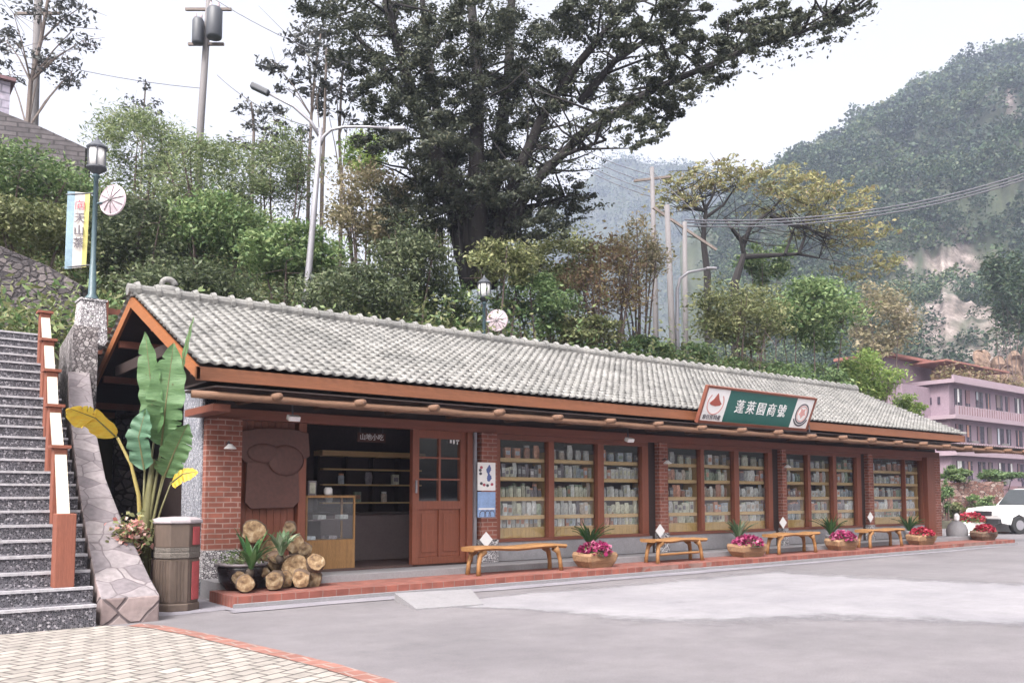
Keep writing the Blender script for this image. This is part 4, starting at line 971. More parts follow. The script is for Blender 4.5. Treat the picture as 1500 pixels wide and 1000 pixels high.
for i, (px, py, Y, lab, nn, L) in enumerate([(368, 832, 11.6, 'broad leaved green clivia at the left of the log pile', 26, .62), (412, 812, 11.75, 'paler leafy plant growing in the middle of the log pile', 24, .45)]):
    p = onY(px, py, Y); g = thing('clivia_plant', lab, 'plant', p)
    strap_leaves('leaves', p, nn, L, .085, 'strap' if i == 0 else 'strap_pale', g, .9, 40 + i)
    put('root_ball', MB().ball(p - np.array([0, -.05, .06]), (.06, .06, .07)), 'soil', g, smooth=True)

# banana-like plant
bp = dep(212, 800, 11.4); bp[2] = 0
ban = thing('banana_plant', 'tall banana plant with torn green leaves and one yellow leaf beside the stairs', 'banana plant', bp)
BD = float(np.dot(bp - CAM, FW))
def bpt(px, py, dd=0.): return dep(px, py, BD + dd)
def blade(px_pts, w_px, material, dds, twist=0., tears=3, seed=0, gutter=.18):
    rr = random.Random(seed); pts = [bpt(x, y, q) for (x, y), q in zip(px_pts, dds)]
    # resample the midrib
    P = []; n = 110
    for i in range(n):
        t = i / (n - 1) * (len(pts) - 1); k = min(int(t), len(pts) - 2); P.append(pts[k] + (pts[k + 1] - pts[k]) * (t - k))
    w = w_px * BD / F; mb = MB(); view = FW
    tl = {-1: [rr.uniform(.12, .92) for _ in range(tears)], 1: [rr.uniform(.12, .92) for _ in range(tears)]}
    for sd in (-1, 1):
        vs = []; 
        for i in range(n):
            u = i / (n - 1); tg = P[min(i + 1, n - 1)] - P[max(i - 1, 0)]; tg /= np.linalg.norm(tg)
            s = np.cross(tg, view); s /= np.linalg.norm(s); nn = np.cross(s, tg)
            s = s * math.cos(twist) + nn * math.sin(twist)
            prof = min(1, (u / .12) ** .6) * (1 - max(0, (u - .55) / .45) ** 2.2) + .02
            for tq in tl[sd]:
                prof *= 1 - .45 * math.exp(-(abs(u - tq) / .007) ** 1.5)
            prof *= 1 + .05 * math.sin(u * 31 + seed)
            for q in range(4):
                v = q / 3; vs.append(P[i] + s * sd * w / 2 * prof * v - view * (gutter * w * (v ** 1.2) * .5) * prof + np.array([0, 0, -.10 * w * v * v]) + tg * w * .16 * v + view * .012 * v * math.sin(u * 40 + seed))
        mb.add(vs, [(i * 4 + q, i * 4 + q + 1, (i + 1) * 4 + q + 1, (i + 1) * 4 + q) for i in range(n - 1) for q in range(3)])
    lf = put('leaf', mb, material, ban, smooth=True)
    put('midrib', MB().tube(P, [.016 * (1 - .8 * i / n) for i in range(n)], 6), 'stalk', lf)
    return lf
BLADES = [([(226, 640), (222, 570), (213, 488)], 38, 'banana', (-.05, -.1, -.1), .25, 1),
          ([(236, 655), (243, 590), (254, 505)], 50, 'banana', (0, -.15, -.1), -.2, 4),
          ([(256, 600), (268, 530), (283, 465)], 26, 'banana', (.1, .1, .0), .95, 5),
          ([(212, 690), (203, 640), (213, 600)], 40, 'banana_blue', (-.1, -.2, -.2), .35, 2),
          ([(240, 700), (256, 660), (274, 622)], 38, 'banana', (.0, -.1, -.2), -.3, 4),
          ([(250, 708), (268, 694), (288, 690)], 22, 'banana_yellow', (-.05, -.15, -.2), .6, 2),
          ([(172, 641), (140, 612), (103, 598)], 44, 'banana_yellow', (-.1, -.3, -.5), .5, 3)]
for i, (pp, w, mt, dd, tw, te) in enumerate(BLADES): 
    lf = blade(pp, w, mt, dd, tw, te, i * 3 + 1)
    if i == 6: lf['label'] = 'drooping yellow leaf on a long bent stalk'
stk = [([(208, 800), (216, 720), (226, 640)], .022), ([(212, 800), (224, 730), (236, 655)], .026), ([(216, 800), (238, 700), (256, 600)], .02), ([(204, 800), (210, 740), (212, 690)], .022), ([(216, 800), (228, 745), (240, 700)], .018), ([(220, 800), (236, 745), (250, 708)], .015)]
for pp, r in stk:
    q = [bpt(*pp[0])]; q[0][2] = .05; q += [bpt(*a) for a in pp]
    put('stalk', MB().tube(q, [r * 1.3, r * 1.1, r * .8, r * .6], 8), 'stalk', ban, smooth=True)
q = [bpt(204, 800)]; q[0][2] = .05; q += [bpt(206, 770), bpt(203, 725, -.05), bpt(192, 680, -.08), bpt(172, 641, -.1)]
put('stalk', MB().tube(q, [.036, .032, .026, .022, .018], 8), 'stalk_yellow', ban, smooth=True)
q = [bpt(210, 800), bpt(214, 760), bpt(219, 715), bpt(224, 672)]; q[0][2] = 0.0
put('stem', MB().tube(q, [.075, .062, .045, .028], 10), 'stalk', ban, smooth=True)
fp = np.array([2.98, 11.75, 0.]); 
t = thing('flower_bush', 'small bush of pink flowers at the foot of the banana plant', 'flower bush', fp)
c = dep(192, 786, 11.0); fp = np.array([c[0] + .06, c[1] + .02, 0.]); t.location = tuple(fp); WL[t.name] = fp
put('stems', MB().tube([fp, c - np.array([0, 0, .1])], [.03, .02], 6).tube([fp, c + np.array([.1, 0, -.1])], [.025, .015], 6), 'stalk', t)
P = c + RNG.normal(size=(420, 3)) * np.array([.11, .11, .12]); V, Q = leaves(P, .07, .6); np_mesh('leaves', V, Q, 'G2', t)
P = c + RNG.normal(size=(260, 3)) * np.array([.10, .10, .11]); V, Q = leaves(P, .065, .9); np_mesh('blossoms', V, Q, 'petal_pink', t)

# ------------------------------------------------------------------ stairs, parapet, handrail
st = thing('stone_stairs', 'dark pebble-faced stone stairs climbing beside the shop', 'stairs', (0, 10.5, 0))
RIS, TRD, NS = .17, .28, 25
for k in range(NS):
    y0 = 10.55 + TRD * k + (.0 if k else -.02); z = .25 + RIS * k if k else .25
    xr = 2.36 + .025 * k
    mb = MB().box(-5.5, xr, y0, y0 + TRD + (.9 if k < NS - 1 else 3.5), max(0, z - (.25 if k == 0 else RIS)), z - .03)
    mb.box(-5.5, xr, y0 - .015, y0 + .05, z - .029, z + .002, 1); mb.box(-5.5, xr, y0 + .051, y0 + TRD + .02 if k < NS - 1 else y0 + 3.5, z - .029, z, 0)
    put('step', mb, ['pebble_dark', 'nosing'], st)
# flared parapet: sections along its length
sec = [(10.60, 2.42, 3.06, .30), (10.95, 2.44, 3.05, .46), (11.5, 2.48, 3.02, .80), (12.2, 2.54, 2.98, 1.22), (13.0, 2.62, 2.98, 1.70), (14.0, 2.74, 3.08, 2.30), (15.0, 2.86, 3.22, 2.92), (16.1, 3.04, 3.38, 3.56)]
mb = MB(); vs = []
for y, a, b, z in sec: vs += [(a, y, 0), (a, y, z), (b, y, z), (b, y, 0)]
fs = []; mis = []
for i in range(len(sec) - 1):
    o = i * 4
    mb_f = [((o, o + 4, o + 5, o + 1), 1), ((o + 1, o + 5, o + 6, o + 2), 0), ((o + 2, o + 6, o + 7, o + 3), 1)]
    fs += [f for f, _ in mb_f]; mis += [q for _, q in mb_f]
fs += [(0, 1, 2, 3), (28, 31, 30, 29)]; mis += [1, 1]
mb.v = [tuple(map(float, v)) for v in vs]; mb.f = fs; mb.m = mis
put('stair_parapet', mb, ['slate', 'slate_side'], label='flared sloping parapet clad in lavender stone between stairs and shop', cat='parapet', base=(2.7, 10.6, 0), bevel=.02)
mb = MB().prism([(3.1, 16.12), (3.5, 16.12), (3.95, 18.9), (3.4, 18.9)], 2, 0, 4.36)
put('parapet_end', mb, 'pebble_end', label='pebble-faced wall block at the top end of the parapet', cat='wall', base=(3.4, 17, 0))
rail = thing('stair_handrail', 'red wooden handrail with cream top panels up the stone stairs', 'handrail', (2.09, 10.95, .4))
RP = [((2.10, 11.0), .42, 1.25), ((2.24, 12.2), 1.1, 2.05), ((2.34, 13.2), 1.7, 2.66), ((2.46, 14.2), 2.3, 3.27), ((2.57, 15.2), 2.95, 3.88), ((2.69, 16.3), 3.6, 4.52)]
for i, ((x, y), z0, z1) in enumerate(RP):
    w = .105 if i == 0 else .08
    put('post', MB().box(x - w, x + w, y - w, y + w, z0 - .02, z1), 'rail_red', rail, bevel=.01)
    if i: put('post_cap', MB().box(x - .115, x + .115, y - .115, y + .115, z1, z1 + .04), 'rail_red', rail)
for i in range(5):
    (xa, ya), _, za = RP[i]; (xb, yb), _, zb = RP[i + 1]
    a = np.array([xa, ya + .08, za - .02]); b = np.array([xb, yb - .08, zb - .1])
    put('top_rail', MB().beam(a, b, .13, .05), 'cream_paint', rail)
    put('lower_rail', MB().beam(a - np.array([.0, 0, .25]), b - np.array([.0, 0, .25]), .06, .1), 'rail_red', rail)
    put('lower_rail', MB().beam(a - np.array([.0, 0, .55]), b - np.array([.0, 0, .55]), .06, .1), 'rail_red', rail)

# ------------------------------------------------------------------ terrain behind
def sm(x, a, b):
    t = np.clip((x - a) / (b - a), 0, 1); return t * t * (3 - 2 * t)
def vnoise(x, y, seed=0):
    xi = np.floor(x).astype(int); yi = np.floor(y).astype(int); xf = x - xi; yf = y - yi
    def h(a, b):
        q = np.sin(a * 127.1 + b * 311.7 + seed * 74.7) * 43758.5453; return q - np.floor(q)
    u = xf * xf * (3 - 2 * xf); v = yf * yf * (3 - 2 * yf)
    return (h(xi, yi) * (1 - u) + h(xi + 1, yi) * u) * (1 - v) + (h(xi, yi + 1) * (1 - u) + h(xi + 1, yi + 1) * u) * v
def fbm(x, y, o=4, seed=0):
    s = 0; a = .5
    for k in range(o): s = s + a * vnoise(x * 2 ** k, y * 2 ** k, seed + k); a *= .5
    return s
def hill_h(X, Y):
    X = np.asarray(X, float); Y = np.asarray(Y, float)
    terr = (4.33 - 4.0 * sm(X, 26.3, 31.5)) * sm(Y, 18.72, 18.95) * (1 - sm(X, 36, 52) * .55)
    sl = .62 - .40 * sm(X, 9, 26) - .12 * sm(X, 26, 40)
    z = terr + np.minimum(np.maximum(0, Y - 22.0) * sl, 8.3 - 5.0 * sm(X, 10, 28)) * sm(Y, 21.5, 24) 
    return z + (fbm(X * .35, Y * .35) - .45) * 1.0 * sm(Y, 22, 26)
gx = np.linspace(-45, 75, 150); gy = np.concatenate([np.linspace(18.72, 19, 4), np.linspace(19.4, 75, 100)])
GX, GY = np.meshgrid(gx, gy); GZ = hill_h(GX, GY); GZ[0] = 0
GZ = np.where((GX > 60), GZ * .5, GZ)
n1 = len(gx); I = np.arange(len(gy) - 1)[:, None] * n1 + np.arange(n1 - 1)[None]
np_mesh('hillside', np.stack([GX, GY, GZ], -1).reshape(-1, 3), np.stack([I, I + 1, I + n1 + 1, I + n1], -1).reshape(-1, 4), 'hill', kind='structure', smooth=True)
put('retaining_wall', MB().prism([(4.4, 18.5), (27, 18.5), (27, 18.71), (4.4, 18.71)], 2, 0, 4.32), 'stone_wall', label='stone retaining wall standing behind the shop', cat='wall', base=(4.4, 18.6, 0))
def wall_px(name, pts, d0, d1, drop, material, label, thick=.4):
    a = [dep(x, y, d0 + (d1 - d0) * i / (len(pts) - 1)) for i, (x, y) in enumerate(pts)]
    mb = MB(); n = len(a); vs = []
    for p in a:
        back = np.array([FW[0], FW[1], 0]) * thick
        vs += [(p[0], p[1], p[2] - drop), tuple(p), tuple(p + back), (p[0] + back[0], p[1] + back[1], p[2] - drop)]
    fs = []
    for i in range(n - 1):
        o = i * 4; fs += [(o, o + 4, o + 5, o + 1), (o + 1, o + 5, o + 6, o + 2), (o + 2, o + 6, o + 7, o + 3)]
    fs += [(0, 1, 2, 3), ((n - 1) * 4, (n - 1) * 4 + 3, (n - 1) * 4 + 2, (n - 1) * 4 + 1)]
    mb.add(vs, fs); b = a[0].copy(); b[2] -= drop
    return put(name, mb, material, label=label, cat='wall', base=b)
wall_px('stone_wall', [(-80, 345), (0, 360), (60, 385), (118, 418)], 18.6, 19.4, 3.6, 'stone_wall', 'dark rough stone wall behind the top of the stairs')
wall_px('block_wall', [(-60, 138), (0, 163), (60, 186), (125, 216)], 29, 30, 6, 'upper_wall', 'dark block wall high on the slope at the upper left')
p = dep(-6, 150, 31); t = thing('hut', 'small lavender hut peeping over the dark block wall at the upper left', 'hut', p - np.array([0, 0, 2]))
put('wall', MB().box(p[0] - 1.2, p[0] + .35, p[1] - .6, p[1] + 1.4, p[2] - 2, p[2] + .6), 'lavender_block', t)
put('roof', MB().box(p[0] - 1.4, p[0] + .5, p[1] - .8, p[1] + 1.6, p[2] + .6, p[2] + .72), 'pink_dark', t)
rf = thing('terrace_railing', 'red brown post and rail fence on the terrace by the pedestal', 'fence', (4.0, 18.75, 4.33))
for i in range(2):
    x = 4.15 + i * 1.9; put('post', MB().box(x - .10, x + .10, 18.78, 18.98, 4.3, 5.42), 'rail_red', rf)
for z in (4.75, 5.15): put('rail', MB().box(4.26, 5.94, 18.83, 18.93, z, z + .12), 'rail_red', rf)

# lamp posts with lantern and round disc
def lamp_post(base, H, label, banner):
    b = np.array(base, float); t = thing('lamp_post', label, 'lamp post', b)
    put('pole', MB().lathe([(.13, 0), (.13, .05), (.075, .12), (.06, .7), (.05, .72), (.045, H - .62), (.08, H - .6), (.05, H - .55)], b, 12), 'pole_green', t, smooth=True)
    lan = put('lantern', MB().lathe([(.05, H - .55), (.17, H - .46), (.19, H - .44), (.19, H - .41)], b, 12).lathe([(.19, H - .05), (.20, H - .02), (.12, H + .06), (.04, H + .13), (.015, H + .2)], b, 12), 'dark_steel', t)
    put('lamp_shade', MB().lathe([(.15, H - .409), (.16, H - .051)], b, 12), 'white', lan, smooth=True)
    mb = MB()
    for k in range(6): a = 2 * PI * k / 6 + .3; mb.beam(b + np.array([.175 * math.cos(a), .175 * math.sin(a), H - .41]), b + np.array([.175 * math.cos(a), .175 * math.sin(a), H - .05]), .022, .022)
    put('lantern_bars', mb, 'dark_steel', lan)
    zc = H - 1.08; c = b + RT * .36 + np.array([0, 0, zc]) - FW * .05
    nrm = -np.array([FW[0], FW[1], 0]) * .9 + RT * (-.25); nrm /= np.linalg.norm(nrm); sd = np.cross(np.array([0, 0, 1.]), nrm)
    vs = []; n = 28
    for rr, o in ((.29, -.02), (.31, 0), (.29, .02), (.27, .012), (.12, .05), (0.001, .06)):
        for j in range(n): a = 2 * PI * j / n; vs.append(c + sd * rr * math.cos(a) + np.array([0, 0, rr * math.sin(a)]) + nrm * o)
    mb = MB().add(vs, [(q * n + j, q * n + (j + 1) % n, (q + 1) * n + (j + 1) % n, (q + 1) * n + j) for q in range(5) for j in range(n)] + [tuple(range(n))[::-1]])
    dk = put('round_disc', mb, 'pale_pink', t)
    mb = MB()
    for k in range(10):
        a = 2 * PI * k / 10 + .2; q = [c + (sd * math.cos(a) + np.array([0, 0, math.sin(a)])) * r_ + nrm * h_ for r_, h_ in ((.04, .066), (.13, .056), (.265, .022))]; mb.tube(q, .007, 5)
    mb.ball(c + nrm * .06, .035)
    put('disc_ribs', mb, 'pole_grey', dk)
    put('disc_arm', MB().tube([b + np.array([0, 0, zc - .06]), c - nrm * .03], .025, 6), 'pole_green', t)
    return t
ped = thing('pedestal', 'white pebble pedestal carrying the banner lamp post at the stair top', 'pedestal', (3.76, 18.0, 4.36))
put('shaft', MB().add([(3.76 + s * .27, 18 + u * .27, 4.3) for s, u in ((-1, -1), (1, -1), (1, 1), (-1, 1))] + [(3.76 + s * .22, 18 + u * .22, 5.16) for s, u in ((-1, -1), (1, -1), (1, 1), (-1, 1))], [(3, 2, 1, 0), (4, 5, 6, 7), (0, 1, 5, 4), (1, 2, 6, 5), (2, 3, 7, 6), (3, 0, 4, 7)]), 'pebble_light', ped, bevel=.02)
put('cap', MB().box(3.52, 4.0, 17.76, 18.24, 5.161, 5.20), 'pebble_light', ped)
lamp_post((3.77, 18.0, 5.2), 3.05, 'tall dark green lamp post with lantern, banner arm and round disc', True)
bt = dep(128, 282, float(np.dot(np.array([3.78, 18, 7.4]) - CAM, FW)))
bn = thing('banner', 'faded vertical banner with dark characters on the dark green lamp post', 'banner', (3.75, 18.0, 6.0))
BDp = float(np.dot(np.array([3.77, 18, 7]) - CAM, FW))
def bq(px, py, d=0): return dep(px, py, BDp - .02 + d)
def strip(x0, x1, ya, yb, o):
    """banner cloth strip in banner space; slightly wavy"""
    vs = []; k = 8
    for i in range(k + 1):
        v = i / k
        for x in (x0, x1):
            px = 132 - (1 - x) * 33 - v * (4.5 + 1.5 * x) ; py = 283 + v * 108 + (1 - x) * 3 * (1 - 2 * v) * -1; py = py
            vs.append(bq(px, py, o + .015 * math.sin(v * 6 + x * 3)))
    k2 = len(vs); back = [p + FW * .004 for p in vs]
    f = [(i * 2, i * 2 + 1, i * 2 + 3, i * 2 + 2) for i in range(k)]
    f2 = [tuple(k2 + q for q in a[::-1]) for a in f]
    return vs + back, f + f2
mb = MB()
for x0, x1, mi in ((0, .34, 0), (.34, .78, 1), (.78, 1., 2)): mb.add(*strip(x0, x1, 0, 1, 0), mi)
put('cloth', mb, ['banner_blue', 'banner_white', 'banner_yellow'], bn)
up_ = np.array([0, 0, 1.])
for i, ch in enumerate('向天山茶'):
    p = bq(132 - .42 * 33 - (.2 + .17 * i) * 5, 283 + (.17 + .17 * i) * 108, -.03); text_part('character', ch, .22, p, RT, up_, 'banner_red' if i == 0 else 'ink', bn, .003)
put('rod', MB().tube([bq(136, 283, .01), bq(97, 285, .01)], .014, 6).tube([bq(132, 388, .01), bq(92, 392, .01)], .014, 6), 'dark_steel', bn)
lamp_post((float(dep(709, 495, 24)[0]), 19.19, 4.33), float(dep(709, 412, 24)[2]) - 4.33, 'smaller lamp post with white lantern and round disc rising behind the roof middle', False)

# double arm street light
sb = dep(447, 455, 23); sb[2] = hill_h(sb[0], sb[1])
sl = thing('street_light', 'tall galvanised street light with two arms rising behind the roof', 'street light', sb)
T = dep(470, 188, 23)
put('pole', MB().tube([sb, dep(447, 455, 23), dep(459, 320, 23), T], [.11, .10, .08, .055], 12), 'steel', sl, smooth=True)
A = [dep(x, y, 23) for x, y in ((468, 215), (474, 200), (485, 190), (505, 186), (540, 186), (575, 188))]
put('arm', MB().tube(A, [.05, .048, .045, .04, .035, .03], 8), 'steel', sl, smooth=True)
put('lamp_head', MB().obox(dep(582, 189, 23), RT * .22, np.array([FW[0], FW[1], 0]) * .09, (0, 0, .05)), 'steel', sl, bevel=.03)
A = [dep(x, y, 23) for x, y in ((468, 200), (455, 178), (430, 156), (395, 138))]
put('arm', MB().tube(A, [.05, .045, .04, .035], 8), 'steel', sl, smooth=True)
q = (dep(372, 127, 23) - dep(395, 138, 23)); q /= np.linalg.norm(q)
put('lamp_head', MB().obox(dep(381, 131, 23), q * .26, np.array([FW[0], FW[1], 0]) * .1, np.cross(q, np.array([FW[0], FW[1], 0])) * .08), 'dark_steel', sl, bevel=.04)

# utility poles
def ground_at(p): return float(hill_h(p[0], p[1]))
def pole(px, y0, px1, y1, d, r, label, arms=(), material='pole_grey'):
    a = dep(px, y0, d); b = dep(px1, y1, d); g = a.copy(); g[2] = ground_at(a) - .2
    t = thing('utility_pole', label, 'utility pole', g)
    put('shaft', MB().tube([g, a, b], [r * 1.15, r, r * .8], 10), material, t, smooth=True)
    for (ay, w, tilt) in arms:
        k = (ay - y0) / (y1 - y0); c = a + (b - a) * k; put('crossarm', MB().beam(c - RT * w + np.array([0, 0, -tilt]), c + RT * w + np.array([0, 0, tilt]), .1, .1), 'grey_bark', t)
    return t
tp = pole(293, 195, 309, -40, 34, .14, 'tall utility pole carrying two transformers above the bamboo', [(14, .9, 0), (65, .7, 0)])
for (x, y, r, h) in ((290, 46, .22, 1.0), (314, 34, .30, 1.2)):
    c = dep(x, y, 33.7); tr = put('transformer', MB().lathe([(r * .9, -h / 2), (r, -h / 2 + .05), (r, h / 2 - .1), (r * .8, h / 2), (r * .3, h / 2 + .05)], c, 14), 'dark_steel', tp, smooth=True)
    for s in (-.5, .5): put('insulator', MB().lathe([(.04, h / 2), (.06, h / 2 + .1), (.03, h / 2 + .25)], c + RT * r * s, 8), 'pale_pink', tr)
put('bracket', MB().beam(dep(288, 62, 34), dep(322, 50, 34), .1, .12), 'dark_steel', tp)
pole(50, 175, 57, -40, 36, .17, 'pale utility pole among the bare branches at the upper left', [(20, .9, .0)])
pole(960, 440, 955, 245, 38, .12, 'leftmost pale utility pole with a crossarm before the blue mountain', [(262, .8, .1)])
pole(985, 500, 977, 300, 34, .13, 'thick pale utility pole in the middle of three behind the roof', [])
pole(1004, 490, 1003, 325, 36, .115, 'right hand pale pole of the three with slanting crossarm behind the roof', [(335, 1.3, -.9)])
a = dep(992, 500, 30); a[2] = ground_at(a)
t = thing('street_light', 'small pale street light with a curved arm among the utility poles', 'street light', a)
put('pole', MB().tube([a, dep(992, 470, 30), dep(992, 425, 30), dep(996, 408, 30), dep(1008, 399, 30), dep(1038, 393, 30)], [.08, .07, .06, .05, .045, .04], 8), 'steel', t, smooth=True)
put('lamp_head', MB().obox(dep(1042, 393, 30), RT * .18, np.array([FW[0], FW[1], 0]) * .08, (0, 0, .04)), 'steel', t, bevel=.02)
def wire(ax, ay, ad, bx_, by_, bd, sag, label, r=.018):
    a = dep(ax, ay, ad); b = dep(bx_, by_, bd); pts = [a + (b - a) * i / 14 - np.array([0, 0, sag * 4 * (i / 14) * (1 - i / 14)]) for i in range(15)]
    put('power_line', MB().tube(pts, r, 5), 'wire', label=label, cat='power line', group='power lines', base=a)
for i, (y0, y1) in enumerate(((222, 258), (232, 270), (242, 281), (250, 290))):
    wire(860, y0, 44, 960, y1, 38, .1, ['topmost', 'second', 'third', 'lowest'][i] + ' of four thin cables slanting before the blue mountain')
for i, (y0, y1) in enumerate(((322, 238), (326, 243), (331, 247))):
    wire(1003, y0, 36, 1560, y1 - 5, 40, .9, ['top', 'middle', 'bottom'][i] + ' of three dark cables crossing toward the right mountain', .034)
wire(955, 250, 38, 1040, 330, 36, .05, 'steep cable from the leftmost pale pole to its neighbour')
wire(318, 110, 34, 470, 190, 23, .3, 'thin cable from the transformer pole to the double arm street light', .014)
wire(300, -10, 34, 560, 110, 30, .3, 'thin cable passing from the transformer pole into the banyan', .014)
wire(-40, 60, 36, 300, 130, 34, .3, 'thin cable between the two upper left utility poles', .014)

# ------------------------------------------------------------------ trees and shrubs
def shrub(name, label, cat, px, py, d, rx, ry, material, n, size, group, ncl=None, trunk='twig', tight=.34, stems=4, deep=.8, asp=.42):
    d0 = d; d = max(d, (19.6 + rx * d / F * .5) / (.788 - .484e-3 * (px - 750))) if d < 45 else d
    size = size * (d / d0) ** .5 * .84; n = int(n * 1.5)
    c = dep(px, py, d); rw, rh = rx * d / F, ry * d / F; g = c.copy(); g[2] = min(ground_at(c), c[2] - rh * .6)
    t = thing(name, label, cat, g, group)
    ncl = ncl or max(14, int(rx * ry / 65))
    P = clump_points(c, (rw, rw * deep, rh), n, ncl, tight)
    V, Q = leaves(P, size, asp); np_mesh('crown', V, Q, material, t)
    mb = MB()
    for k in range(stems):
        a = RNG.uniform(0, 2 * PI); e = c + np.array([math.cos(a) * rw * .6, math.sin(a) * rw * .6, RNG.uniform(-.2, .8) * rh]); s = g + np.array([math.cos(a), math.sin(a), 0]) * .12
        mid = (s + e) / 2 + RNG.normal(size=3) * rw * .08; mb.tube([s - np.array([0, 0, .2]), mid, e], [.02 + rw * .022, .015 + rw * .014, .008], 6)
        for q in range(4):
            b = mid + (e - mid) * RNG.uniform(0, .9); mb.tube([b, b + RNG.normal(size=3) * np.array([rw, rw, rh]) * .3], [.008 + rw * .006, .004], 5)
    put('trunk', mb, trunk, t)
    return t
SH = [
 ('shrub', 'green shrub spilling over the foot of the dark block wall at upper left', 45, 262, 27, 95, 52, 'G1', 5200, .17),
 ('shrub', 'olive shrub growing right above the rough stone wall behind the stairs', 50, 335, 22.5, 85, 42, 'G2', 5200, .14),
 ('bamboo', 'feathery bamboo clump rising behind the lantern of the banner lamp post', 205, 215, 31, 75, 62, 'B1', 5200, .19),
 ('bamboo', 'broad feathery bamboo clump at the foot of the transformer pole', 300, 258, 29, 95, 60, 'B1', 6600, .18),
 ('shrub', 'dark shrub behind the round disc of the banner lamp post', 190, 345, 25, 95, 65, 'D', 6200, .15),
 ('shrub', 'mid green shrub midway between banner lamp post and tall street light', 320, 335, 26, 85, 52, 'G1', 5800, .16),
 ('bamboo', 'pale bamboo clump directly left of the tall street light', 415, 250, 31, 60, 62, 'B1', 4600, .18),
 ('shrub', 'layered green shrub crossing the lower pole of the tall street light', 425, 372, 24, 80, 42, 'G1', 4600, .16),
 ('shrub', 'low dark shrub behind the ridge ornament of the tiled roof', 290, 425, 22.3, 105, 36, 'D', 5200, .14),
 ('shrub', 'dark shadowy shrub behind the ridge just right of the street light foot', 520, 435, 22.5, 95, 46, 'D', 5600, .14),
 ('tree', 'sparse pale leaved tree between the tall street light and the banyan', 545, 305, 28, 72, 70, 'T', 4300, .17),
 ('tree', 'bright green sapling under the right arm of the tall street light', 535, 225, 31, 45, 40, 'Y', 1900, .17),
 ('shrub', 'dark green shrub in front of the left foot of the banyan', 610, 385, 25, 70, 60, 'D', 5000, .15),
 ('shrub', 'bright layered shrub on the left of the smaller lamp post', 640, 450, 26, 70, 38, 'G1', 3600, .14),
 ('shrub', 'bright layered shrub on the right of the smaller lamp post', 785, 440, 26, 66, 50, 'G3', 4600, .14),
 ('shrub', 'small dark shrub above the smaller lamp post lantern', 735, 385, 25, 60, 40, 'G2', 3400, .14),
 ('tree', 'grey green tree filling the gap behind the right foot of the banyan', 820, 385, 34, 66, 52, 'G2', 4200, .2),
 ('tree', 'dusky olive tree behind the left foot of the banyan', 600, 340, 32, 60, 55, 'G2', 3600, .19),
 ('tree', 'reddish brown half bare tree right of the banyan', 885, 410, 27, 75, 70, 'R', 2900, .15),
 ('tree', 'olive twiggy tree left of the three pale utility poles', 935, 375, 30, 55, 60, 'T', 2200, .16),
 ('shrub', 'low green shrub where the right lamp disc meets the roof', 850, 490, 22, 62, 32, 'G2', 3200, .14),
 ('shrub', 'first fresh green low shrub along the right half of the roof', 930, 520, 22.5, 62, 30, 'G3', 3600, .14),
 ('shrub', 'fresh green low shrub under the three pale utility poles', 1010, 532, 23.5, 62, 30, 'G3', 3600, .15),
 ('shrub', 'fresh green shrub directly above the teal shop sign', 1095, 550, 24, 66, 32, 'G3', 3800, .15),
 ('shrub', 'fresh green shrub right of and above the teal sign end', 1185, 560, 26, 66, 36, 'G3', 4000, .16),
 ('shrub', 'yellow green shrub hugging the left end of the pink building', 1272, 552, 31, 48, 50, 'Y', 3600, .18),
 ('shrub', 'small bright shrub falling along the roof end before the pink building', 1318, 597, 32, 40, 26, 'Y', 2000, .17),
 ('tree', 'large rounded dark green tree left of the rock slope', 1190, 458, 34, 78, 58, 'G1', 6200, .2),
 ('tree', 'mid green tree below the forked bare trunk', 1085, 462, 33, 75, 52, 'G2', 4800, .19),
 ('tree', 'round green crown seen between the two flat topped trees', 1120, 385, 45, 50, 30, 'G1', 2000, .25),
 ('tree', 'dark conifer like tree at the right edge below the cliffs', 1478, 430, 95, 40, 72, 'FAR', 3600, .5),
 ('tree', 'pale grey green tree left of the terraced rocks by the cliffs', 1290, 470, 70, 60, 60, 'T', 3200, .38),
]
for nm, lab, px, py, d, rx, ry, mt, n, sz in SH:
    shrub(nm, lab, {'bamboo': 'bamboo'}.get(nm, nm), px, py, d, rx, ry, mt, n, sz, None, trunk='twig', asp=.26 if nm == 'bamboo' else .42, stems=9 if mt in ('R', 'T') else 5)
# slender trees left of the banyan
def slender(label, pts, d, blobs, n, size, material='SLEN', name='slender_tree', r=.07):
    P = [dep(x, y, d) for x, y in pts]; g = P[0].copy(); g[2] = min(ground_at(g), g[2] - .5)
    t = thing(name, label, 'tree', g)
    mb = MB().tube([g] + P, [r * 1.3] + [r * (1 - .7 * i / len(P)) for i in range(len(P))], 8); LP = []
    for (bx_, by_, rx, ry) in blobs:
        c = dep(bx_, by_, d + RNG.uniform(-.8, .8)); k = int(np.argmin([np.linalg.norm(p - c) for p in P])); k = max(0, k - 1)
        mb.tube([P[k], (P[k] + c) / 2 + np.array([0, 0, .15]), c], [r * .4, r * .28, r * .12], 6)
        w = rx * d / F; h = ry * d / F
        for q in range(5): mb.tube([c, c + RNG.normal(size=3) * np.array([w, w, h]) * .6], [r * .14, r * .06], 5)
        LP.append(clump_points(c, (w, w, h), int(n * rx * ry / 900) + 20, 7, .4))
    V, Q = leaves(np.concatenate(LP), size); np_mesh('crown', V, Q, material, t); put('trunk', mb, 'grey_bark', t)
slender('slender dark tree with layered crown left of the banyan', [(452, 260), (456, 170), (462, 100), (470, 50)], 33, [(430, 60, 40, 22), (470, 45, 36, 20), (405, 95, 28, 16), (455, 100, 34, 16), (490, 80, 26, 18), (420, 130, 26, 14), (470, 140, 26, 16)], 330, .2)
